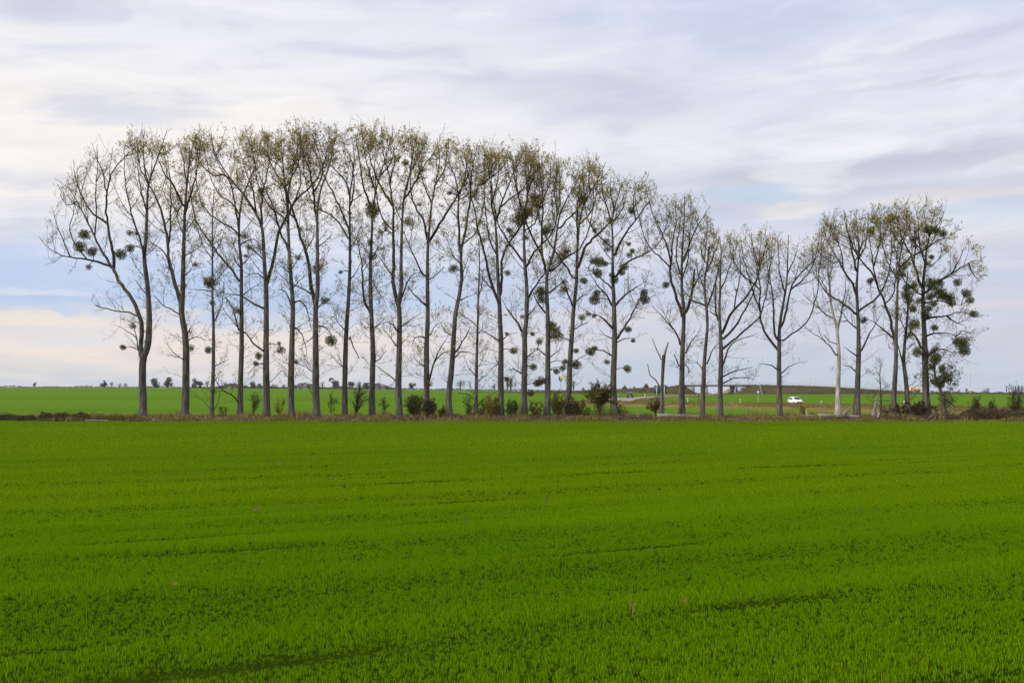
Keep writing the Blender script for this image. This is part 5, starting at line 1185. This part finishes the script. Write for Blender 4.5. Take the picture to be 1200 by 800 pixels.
post(806, 466, 470, 225, 'white roadside marker post between the vase-shaped and the slim crooked poplar')
post(867.5, 467.5, 472.5, 216, 'white roadside marker post with black band below the bridge, left of the round sign')
post(962.5, 469.5, 474.5, 200, 'white roadside marker post between the white car and the bleached dead tree')
post(1059.8, 469.5, 476.5, 184, 'tall white roadside marker between the middle and left trunks of the close trio', wd=.17)
# thin dark pole by the crooked poplar
def pole(name, px, py0, py1, Y, r, label, mat, cat='pole'):
    a, b = at(px, py1, Y), at(px, py0, Y); z0 = min(a[2], float(ground(a[0], Y)))
    root = thing(name, (a[0], Y, z0), label, cat); m = MB(); h_ = b[2] - z0
    tubes(m, np.array([[0, 0, -.3], [0, 0, h_ * .5], [0, 0, h_]]), np.array([r, r * .9, r * .8]), 8); m.build('pole', M[mat], root)
    return root, h_
pole('roadside_pole', 818.6, 460.5, 472, 222, .10, 'thin dark pole by the road, left of the slim crooked poplar', 'post_dark')
root, h_ = pole('round_sign', 888.3, 458.5, 472, 214, .045, 'round blue and white road sign on a thin pole right of the bridge opening', 'steel', 'road sign')
def disc(m, c, r, y0, y1, n=24):
    a = np.arange(n) / n * 2 * math.pi; V = np.array([[(c[0] + r * math.cos(t), y, c[2] + r * math.sin(t)) for t in a] for y in (y0, y1)]); i = np.arange(2 * n).reshape(2, n); nx = np.roll(i, -1, 1)
    m.add(V.reshape(-1, 3), np.stack([i[0], nx[0], nx[1], i[1]], -1)); t = np.arange(n)
    for e in (0, 1): m.add(np.vstack([V[e], V[e].mean(0)]), None, np.stack([t, np.roll(t, -1), np.full(n, n)], 1))
m = MB(); disc(m, (0, 0, h_ - .1), .34, -.10, -.06); pl = m.build('sign_plate', M['navy'], root)
m = MB(); hz = h_ - .1
V = np.array([(.22, 0, -.12), (.22, 0, -.22), (-.22, 0, -.22), (-.22, 0, .22), (-.10, 0, .10), (.06, 0, .26), (.26, 0, .06), (.10, 0, -.10)]) * [1, 1, 1] + [0, -.106, hz]
m.add(np.vstack([V, np.array([[0, -.106, hz - .02]])]), None, [(k, (k + 1) % 8, 8) for k in range(8)]); m.build('arrow', M['white'], pl)
# big direction board seen from behind, on two posts
a, b = at(766.5, 461, 300), at(780.5, 452, 300)
root = thing('sign_board', (a[0], 300, float(ground(a[0], 300))), 'large dark blue direction board on two pale posts behind the broken trunk stub', 'road sign'); so_ = np.array(root.location)
m = MB(); box(m, a[0], b[0], 299.9, 300.0, a[2], b[2]); m.build('panel', M['sign_blue'], root, offset=so_)
for t in (.22, .85):
    xx = a[0] + (b[0] - a[0]) * t; m = MB(); box(m, xx - .10, xx + .10, 299.7, 299.88, so_[2] - .4, b[2] + .15); m.build('post', M['steel'], root, offset=so_)
m = MB(); box(m, a[0] - .05, b[0] + .05, 299.86, 300.04, b[2] + .004, b[2] + .22); m.build('top_rail', M['concrete'], root, offset=so_)
# low pale guard rail at the right
root = thing('guard_rail', (*at(1121, 484, 152)[:2], .2), 'low pale guard rail seen between the ivy tree and the bramble mounds', 'guard rail'); so_ = np.array(root.location)
xa, xb = at(1104, 0, 152)[0], at(1136, 0, 152)[0]
m = MB(); box(m, xa, xb, 151.9, 152.0, at(0, 484.8, 152)[2], at(0, 482.8, 152)[2]); m.build('rail', M['white'], root, offset=so_)
for xx in np.arange(xa + .3, xb, 1.33):
    m = MB(); box(m, xx - .07, xx + .07, 152.003, 152.12, -.4, at(0, 483.2, 152)[2]); m.build('post', M['concrete_dark'], root, offset=so_)
# tall service-station sign
root, h_ = pole('tall_sign', 657, 441, 457, 640, .28, 'tall pole with a yellow and blue sign head between the two olive thickets', 'steel', 'sign')
m = MB(); box(m, -.15, 1.15, -.35, .25, h_ - 2.4, h_ + .6); m.build('sign_panel', M['yellow'], root)
m = MB(); box(m, -1.1, -.16, -.34, .24, h_ - 2.6, h_ + .2); m.build('sign_panel', M['blue'], root)
m = MB(); loft(m, [[(-.2, -.3, h_ - 3.6), (.35, -.3, h_ - 3.6), (1.0, -.3, h_ - 2.45), (-.4, -.3, h_ - 2.45)], [(-.2, .2, h_ - 3.6), (.35, .2, h_ - 3.6), (1.0, .2, h_ - 2.45), (-.4, .2, h_ - 2.45)]]); m.build('bracket', M['concrete_dark'], root)
# red and white mast, lamps
root, h_ = pole('radio_mast', 1137, 436, 461, 760, .22, 'tall thin mast with reddish white foot right of the ivy tree', 'steel', 'mast')
m = MB(); box(m, -.45, .45, -.45, .45, -.3, 3.2); m.build('foot', M['white'], root)
m = MB(); box(m, -.50, .50, -.50, .50, 1.6, 2.4); m.build('red_band', M['red'], root)
m = MB(); box(m, -.6, .6, -.2, .2, h_ - .6, h_ - .1); m.build('head', M['white'], root)
lamps = [(937.5, 446.5, 'left-hand one, alone'), (943, 444, 'tall one left of the close pair'), (949.5, 443.5, 'tallest one'), (954.5, 446, 'short one right of the tallest'), (975.3, 443, 'one left of the bleached dead tree'), (919.5, 446, 'one just right of the lone poplar trunk')]
for px, py, lb in lamps:
    Yl = YB + 60; a = at(px, 455, Yl); z0 = float(ground(a[0], Yl)); h_ = at(px, py, Yl)[2] - z0
    root = thing('street_lamp', (a[0], Yl, z0), 'distant motorway lamp behind the bank, ' + lb, 'street lamp', 'lamps behind the bank')
    m = MB(); tubes(m, np.array([[0, 0, -.3], [0, 0, h_ * .6], [0, 0, h_ - .3], [.25, 0, h_ - .05], [1.2, 0, h_]]), np.array([.13, .11, .09, .08, .06]), 6); m.build('pole', M['steel'], root)
    m = MB(); loft(m, [[(.8, -.18, h_ - .06), (.8, .18, h_ - .06), (.8, .12, h_ + .12), (.8, -.12, h_ + .12)], [(1.7, -.14, h_ - .04), (1.7, .14, h_ - .04), (1.7, .08, h_ + .08), (1.7, -.08, h_ + .08)]]); m.build('lamp_head', M['steel'], root)
# crow on the field
Yc = 232; c = on(814.5, Yc)
root = thing('crow', c, 'black crow standing on the green field left of the thin dark pole', 'bird')
m = MB(); ax = catmull([(-.36, 0, .17), (-.18, 0, .24), (.02, 0, .33), (.16, 0, .42), (.25, 0, .50), (.31, 0, .50)], .05)
tubes(m, ax, np.interp(np.linspace(0, 1, len(ax)), [0, .12, .35, .6, .78, .92, 1], [.015, .06, .12, .11, .07, .065, .01]), 10)
tubes(m, np.array([[.31, 0, .50], [.37, 0, .49], [.43, 0, .47]]), np.array([.028, .018, .004]), 6)
for sy in (-.05, .05): tubes(m, np.array([[.02, sy, .25], [.03, sy, .1], [.05, sy, -.02]]), np.array([.022, .014, .012]), 5)
m.build('body', M['bird'], root, smooth_shade=True); root.rotation_euler = (0, 0, R(20)); root.scale = (1.3, 1.3, 1.3)
# lorry-like pale block under the bridge
# ------------------------------------------------------------------ the skyline
def far_tree(px, pytop, wpx, label, Y=860, kind='bare', mat='far_purple', base=None, name='distant_tree', cat='tree', n=260, group=None, trunk=.12):
    p = on(px, Y); z = float(p[2]); hh = at(px, pytop, Y)[2] - z; wd = wpx * Y / F / 2; off = p
    hh = max(hh, 1.2)
    root = thing(name, off, label, cat, group)
    m = MB(); t0 = p + [0, 0, -.3]
    tubes(m, np.array([t0, p + [0, 0, hh * .3], p + [wd * .1, 0, hh * .6], p + [0, 0, hh * .92]]), np.array([.055, .045, .03, .01]) * hh, 7)
    for k in range(7):
        a = rng.uniform(0, 6.28); q = rng.uniform(.4, .9); s = p + [0, 0, hh * rng.uniform(trunk * .6, .6)]
        e = p + [math.cos(a) * wd * q, math.sin(a) * wd * q, hh * rng.uniform(.6, .95)]
        tubes(m, np.array([s, s + (e - s) * .5 + [0, 0, hh * .05], e]), np.array([.02, .014, .006]) * hh, 4)
    m.build('trunk', M['twig'], root, offset=off)
    nb = 6; ctr = np.stack([rng.uniform(-.65, .65, nb) * wd, rng.uniform(-.65, .65, nb) * wd, hh * rng.uniform(trunk + .12, .84, nb)], 1); br = rng.uniform(.35, .6, nb) * min(wd, hh * .5) * 1.3
    n = int(n * 1.5); w_ = rng.integers(0, nb, n); d = rng.normal(size=(n, 3)); d /= np.linalg.norm(d, axis=1, keepdims=True)
    C = ctr[w_] + d * (br[w_] * rng.uniform(.2, 1, n) ** .5)[:, None]
    C[:, 2] = np.clip(C[:, 2], hh * .04, hh)
    m = MB(); s = (wd + hh * .5) * (.13 if kind == 'dense' else .085)
    cards(m, C + off, rng.uniform(.6, 1.5, n) * s, aspect=1.2 if kind == 'dense' else .45)
    m.build('crown', M[mat], root, offset=off)
    return root
M['far_purple'] = mat_leaf('distant_bare_twigs', [(.10, .085, .085), (.13, .105, .10), (.08, .07, .07), (.15, .12, .10)], .3)
M['far_dark'] = mat_leaf('distant_dark_foliage', [(.045, .055, .05), (.06, .07, .055), (.035, .045, .045), (.08, .08, .05)], .2)
M['far_brown'] = mat_leaf('distant_brown_foliage', [(.10, .075, .05), (.13, .095, .06), (.075, .06, .045), (.11, .10, .06)], .25)
M['far_orange'] = mat_leaf('distant_orange_foliage', [(.30, .11, .03), (.24, .08, .03), (.35, .15, .04)], .3)
D, P_, B_ = 'far_dark', 'far_purple', 'far_brown'
far = [(40.5, 447, 3.4, D, 'dense', 'tiny lone dark tree on the horizon near the left edge'), (122, 446, 8, D, 'dense', 'dark rounded tree on the horizon left of the leaning poplar, first of its cluster'),
 (130.5, 447, 6, B_, 'bare', 'olive tree on the horizon, touching the dark rounded one left of the leaning poplar'), (139.5, 449, 6, P_, 'bare', 'low bare tree on the horizon, third of the cluster left of the leaning poplar'), (147.5, 448.5, 8, P_, 'bare', 'bare tree pair on the horizon nearest the leaning poplar on its left'),
 (183, 442, 10, D, 'dense', 'tall-stemmed dark tree on the horizon just right of the leaning poplar'), (196.5, 441, 9, B_, 'dense', 'brown leaning tree on the horizon left of the second tall trunk'), (201, 448, 7, P_, 'bare', 'low purple bush on the horizon touching the brown leaning tree'),
 (229, 443.5, 8, D, 'dense', 'dark slanting tree on the horizon between the second and third tall trunks'), (235.5, 447, 7, D, 'dense', 'low dark tree on the horizon just left of the third tall trunk'), (243.5, 444, 6, P_, 'bare', 'bare tree on the horizon partly behind the third tall trunk'),
 (263, 446.5, 9, P_, 'bare', 'pale purple bare tree on the horizon between the third and fourth tall trunks'), (273, 448, 6, P_, 'bare', 'faint low bare tree on the horizon just left of the fourth tall trunk'), (296, 447, 10, B_, 'dense', 'brown tree on the horizon behind the bare dark shrub'), (287, 450, 8, P_, 'bare', 'low bare trees on the horizon right of the fourth tall trunk'),
 (304, 449, 7, B_, 'dense', 'low brown tree on the horizon just left of the fifth tall trunk'), (322, 449, 10, B_, 'bare', 'wide low tree on the horizon right of the fifth tall trunk'), (332, 450, 9, P_, 'bare', 'low bare thicket on the horizon left of the sixth tall trunk'), (352, 450, 8, B_, 'bare', 'low brown thicket on the horizon right of the sixth tall trunk'), (361, 450, 6, B_, 'bare', 'low thicket on the horizon left of the seventh tall trunk'),
 (378, 446, 7, D, 'bare', 'narrow dark tree on the horizon right of the seventh tall trunk'), (392.5, 442.5, 11, P_, 'dense', 'tall domed purple tree on the horizon between the seventh and eighth trunks'), (413, 447, 10, D, 'dense', 'dark tree on the horizon right of the eighth trunk'), (421.5, 445, 8, D, 'bare', 'pointed dark tree on the horizon behind the gnarled black bush'), (429, 448.5, 9, D, 'dense', 'dark hedge tree on the horizon left of the ninth trunk'), (445, 451, 9, P_, 'bare', 'low thicket on the horizon right of the ninth trunk'),
 (484, 447.5, 8, B_, 'dense', 'lone round-topped tree on the horizon between the tenth and eleventh trunks'), (539.5, 443, 12, P_, 'bare', 'airy grey tree on the horizon just right of the S-curved trunk'), (579, 448, 6, P_, 'bare', 'faint slim tree on the horizon left of the three-stemmed trunk'), (598.5, 438.5, 13, P_, 'bare', 'tall brownish bare tree on the horizon right of the three-stemmed trunk'), (594.5, 442, 4, D, 'dense', 'small dark bush clump high beside the tall brownish bare tree'),
 (672, 445, 7, D, 'bare', 'dark slim tree on the horizon right of the leaning seventeenth trunk'), (684, 454, 5, D, 'dense', 'small dark shrub on the horizon left of the big yellow-green bush'), (697, 456, 14, P_, 'dense', 'purple low thicket on the horizon behind the big yellow-green bush'), (732, 449.5, 5.5, B_, 'dense', 'small conical tree on the bank left of the dark car'), (743, 452, 3.5, D, 'dense', 'tiny dark tree on the bank above the dark car'), (756, 448.5, 9, D, 'dense', 'rounded dark tree on the bank left of the sign board'), (779, 449.5, 12, D, 'dense', 'flat dark tree on the bank above the sign board'),
 (1133, 454.5, 4, 'far_orange', 'dense', 'small orange-red autumn tree left of the thin mast'), (1141, 458, 6, D, 'bare', 'low dark bush just right of the thin mast'), (1157, 454, 11, P_, 'bare', 'rounded bare tree on the horizon left of the poplar group at the right edge'), (1173.5, 459, 8, B_, 'bare', 'low brown bush between the bare tree and the poplars on the right horizon')]
for px, py, wd, mt, kd, lb in far:
    Yf = 860 if px < 720 else 700 if px > 1000 else YB + 25
    if 725 < px < 790:
        Yf = YB + 45
    far_tree(px, py, wd, lb, Yf, kd, mt, n=240 if wd > 5 else 120)
for px, py, wd, lb in [(1179.5, 451, 2.6, 'slim columnar poplar on the right horizon, leftmost of the five'), (1182.5, 452, 2, 'second slim columnar poplar from the left on the right horizon'), (1190, 451.2, 3.2, 'broadest columnar poplar of the five on the right horizon'), (1193.8, 452, 2.4, 'columnar poplar right of the broadest one on the right horizon'), (1197, 455, 2, 'shortest columnar poplar at the right edge of the horizon')]:
    far_tree(px, py, wd, lb, 720, 'bare', D, name='columnar_poplar', n=130, trunk=.1, group='columnar poplars on the horizon')
# hedgerow along the crest of the far field
m = MB(); n = 9000; px = np.where(rng.random(9000) < .5, rng.uniform(-120, 700, 9000), rng.uniform(225, 470, 9000)); Yh = 905 + rng.uniform(-6, 6, n); x = (px - CX) / F * Yh
hh = (.5 + .5 * np.sin(px * .11) * np.sin(px * .037 + 1)) ** 1.5 * (1.2 + 3.6 * smooth(225, 300, px) * (1 - smooth(440, 520, px))) + .5
C = np.stack([x, Yh, ground(x, Yh) + hh * rng.uniform(0, 1, n)], 1); cards(m, C, rng.uniform(.7, 1.8, n))
tag(m.build('far_hedgerow', M['far_purple']), kind='stuff')
m = MB(); n = 2600; px = rng.uniform(1090, 1320, n); Yh = YB + 22 + rng.uniform(-3, 8, n); x = (px - CX) / F * Yh
zc = H + (HY - np.interp(px, [1090, 1110, 1160, 1320], [459.6, 460.2, 460.9, 461.2])) / F * YB
C = np.stack([x, Yh, zc - .3 + rng.uniform(0, 1.1, n) * (.4 + .6 * np.abs(np.sin(px * .2)))], 1); cards(m, C, rng.uniform(.4, 1.0, n))
tag(m.build('far_hedgerow', M['far_brown']), kind='stuff')
# rough scrub on the banks
m = MB(); n = 5200
for PBk in (PB, PA):
    k = rng.integers(0, len(PBk), n); f_ = rng.random(n); j = PBk[k] + rng.normal(size=(n, 3)) * [1.5, 0, 0]
    g0 = ground(j[:, 0], j[:, 1] - 9) - .3
    C = np.stack([j[:, 0], j[:, 1] - 9 * f_, j[:, 2] + (g0 - j[:, 2]) * f_ + .12], 1)
    keep = (np.sin(C[:, 0] * .25 + 3 * np.sin(f_ * 4)) + rng.normal(size=n) * .7) > -.1
    cards(m, C[keep], rng.uniform(.25, .8, keep.sum()))
tag(m.build('bank_scrub', M['far_brown']), kind='stuff')
# pale building seen through the bridge opening
p = on(852.5, 800); root = thing('shed', p, 'tiny pale yellow building seen through the bridge opening', 'building')
m = MB(); box(m, -1.9, 1.5, -2, 2, -.3, 2.6); m.build('wall', M['concrete'], root)
m = MB(); loft(m, [[(-2.1, -2.3, 2.602), (1.7, -2.3, 2.602), (-.2, -2.3, 3.6)], [(-2.1, 2.3, 2.602), (1.7, 2.3, 2.602), (-.2, 2.3, 3.6)]]); m.build('roof', M['yellow'], root)

# thin autumn air
hm, nt = new_mat('haze_air'); out = N(nt, 'ShaderNodeOutputMaterial'); pv = N(nt, 'ShaderNodeVolumePrincipled')
pv.inputs['Color'].default_value = (.86, .90, .96, 1); pv.inputs['Density'].default_value = .00006; pv.inputs['Anisotropy'].default_value = .2
L(nt, pv.outputs[0], out.inputs['Volume'])
m = MB(); box(m, -11500, 11500, -500, 5400, -40, 60); tag(m.build('haze', hm), kind='stuff')
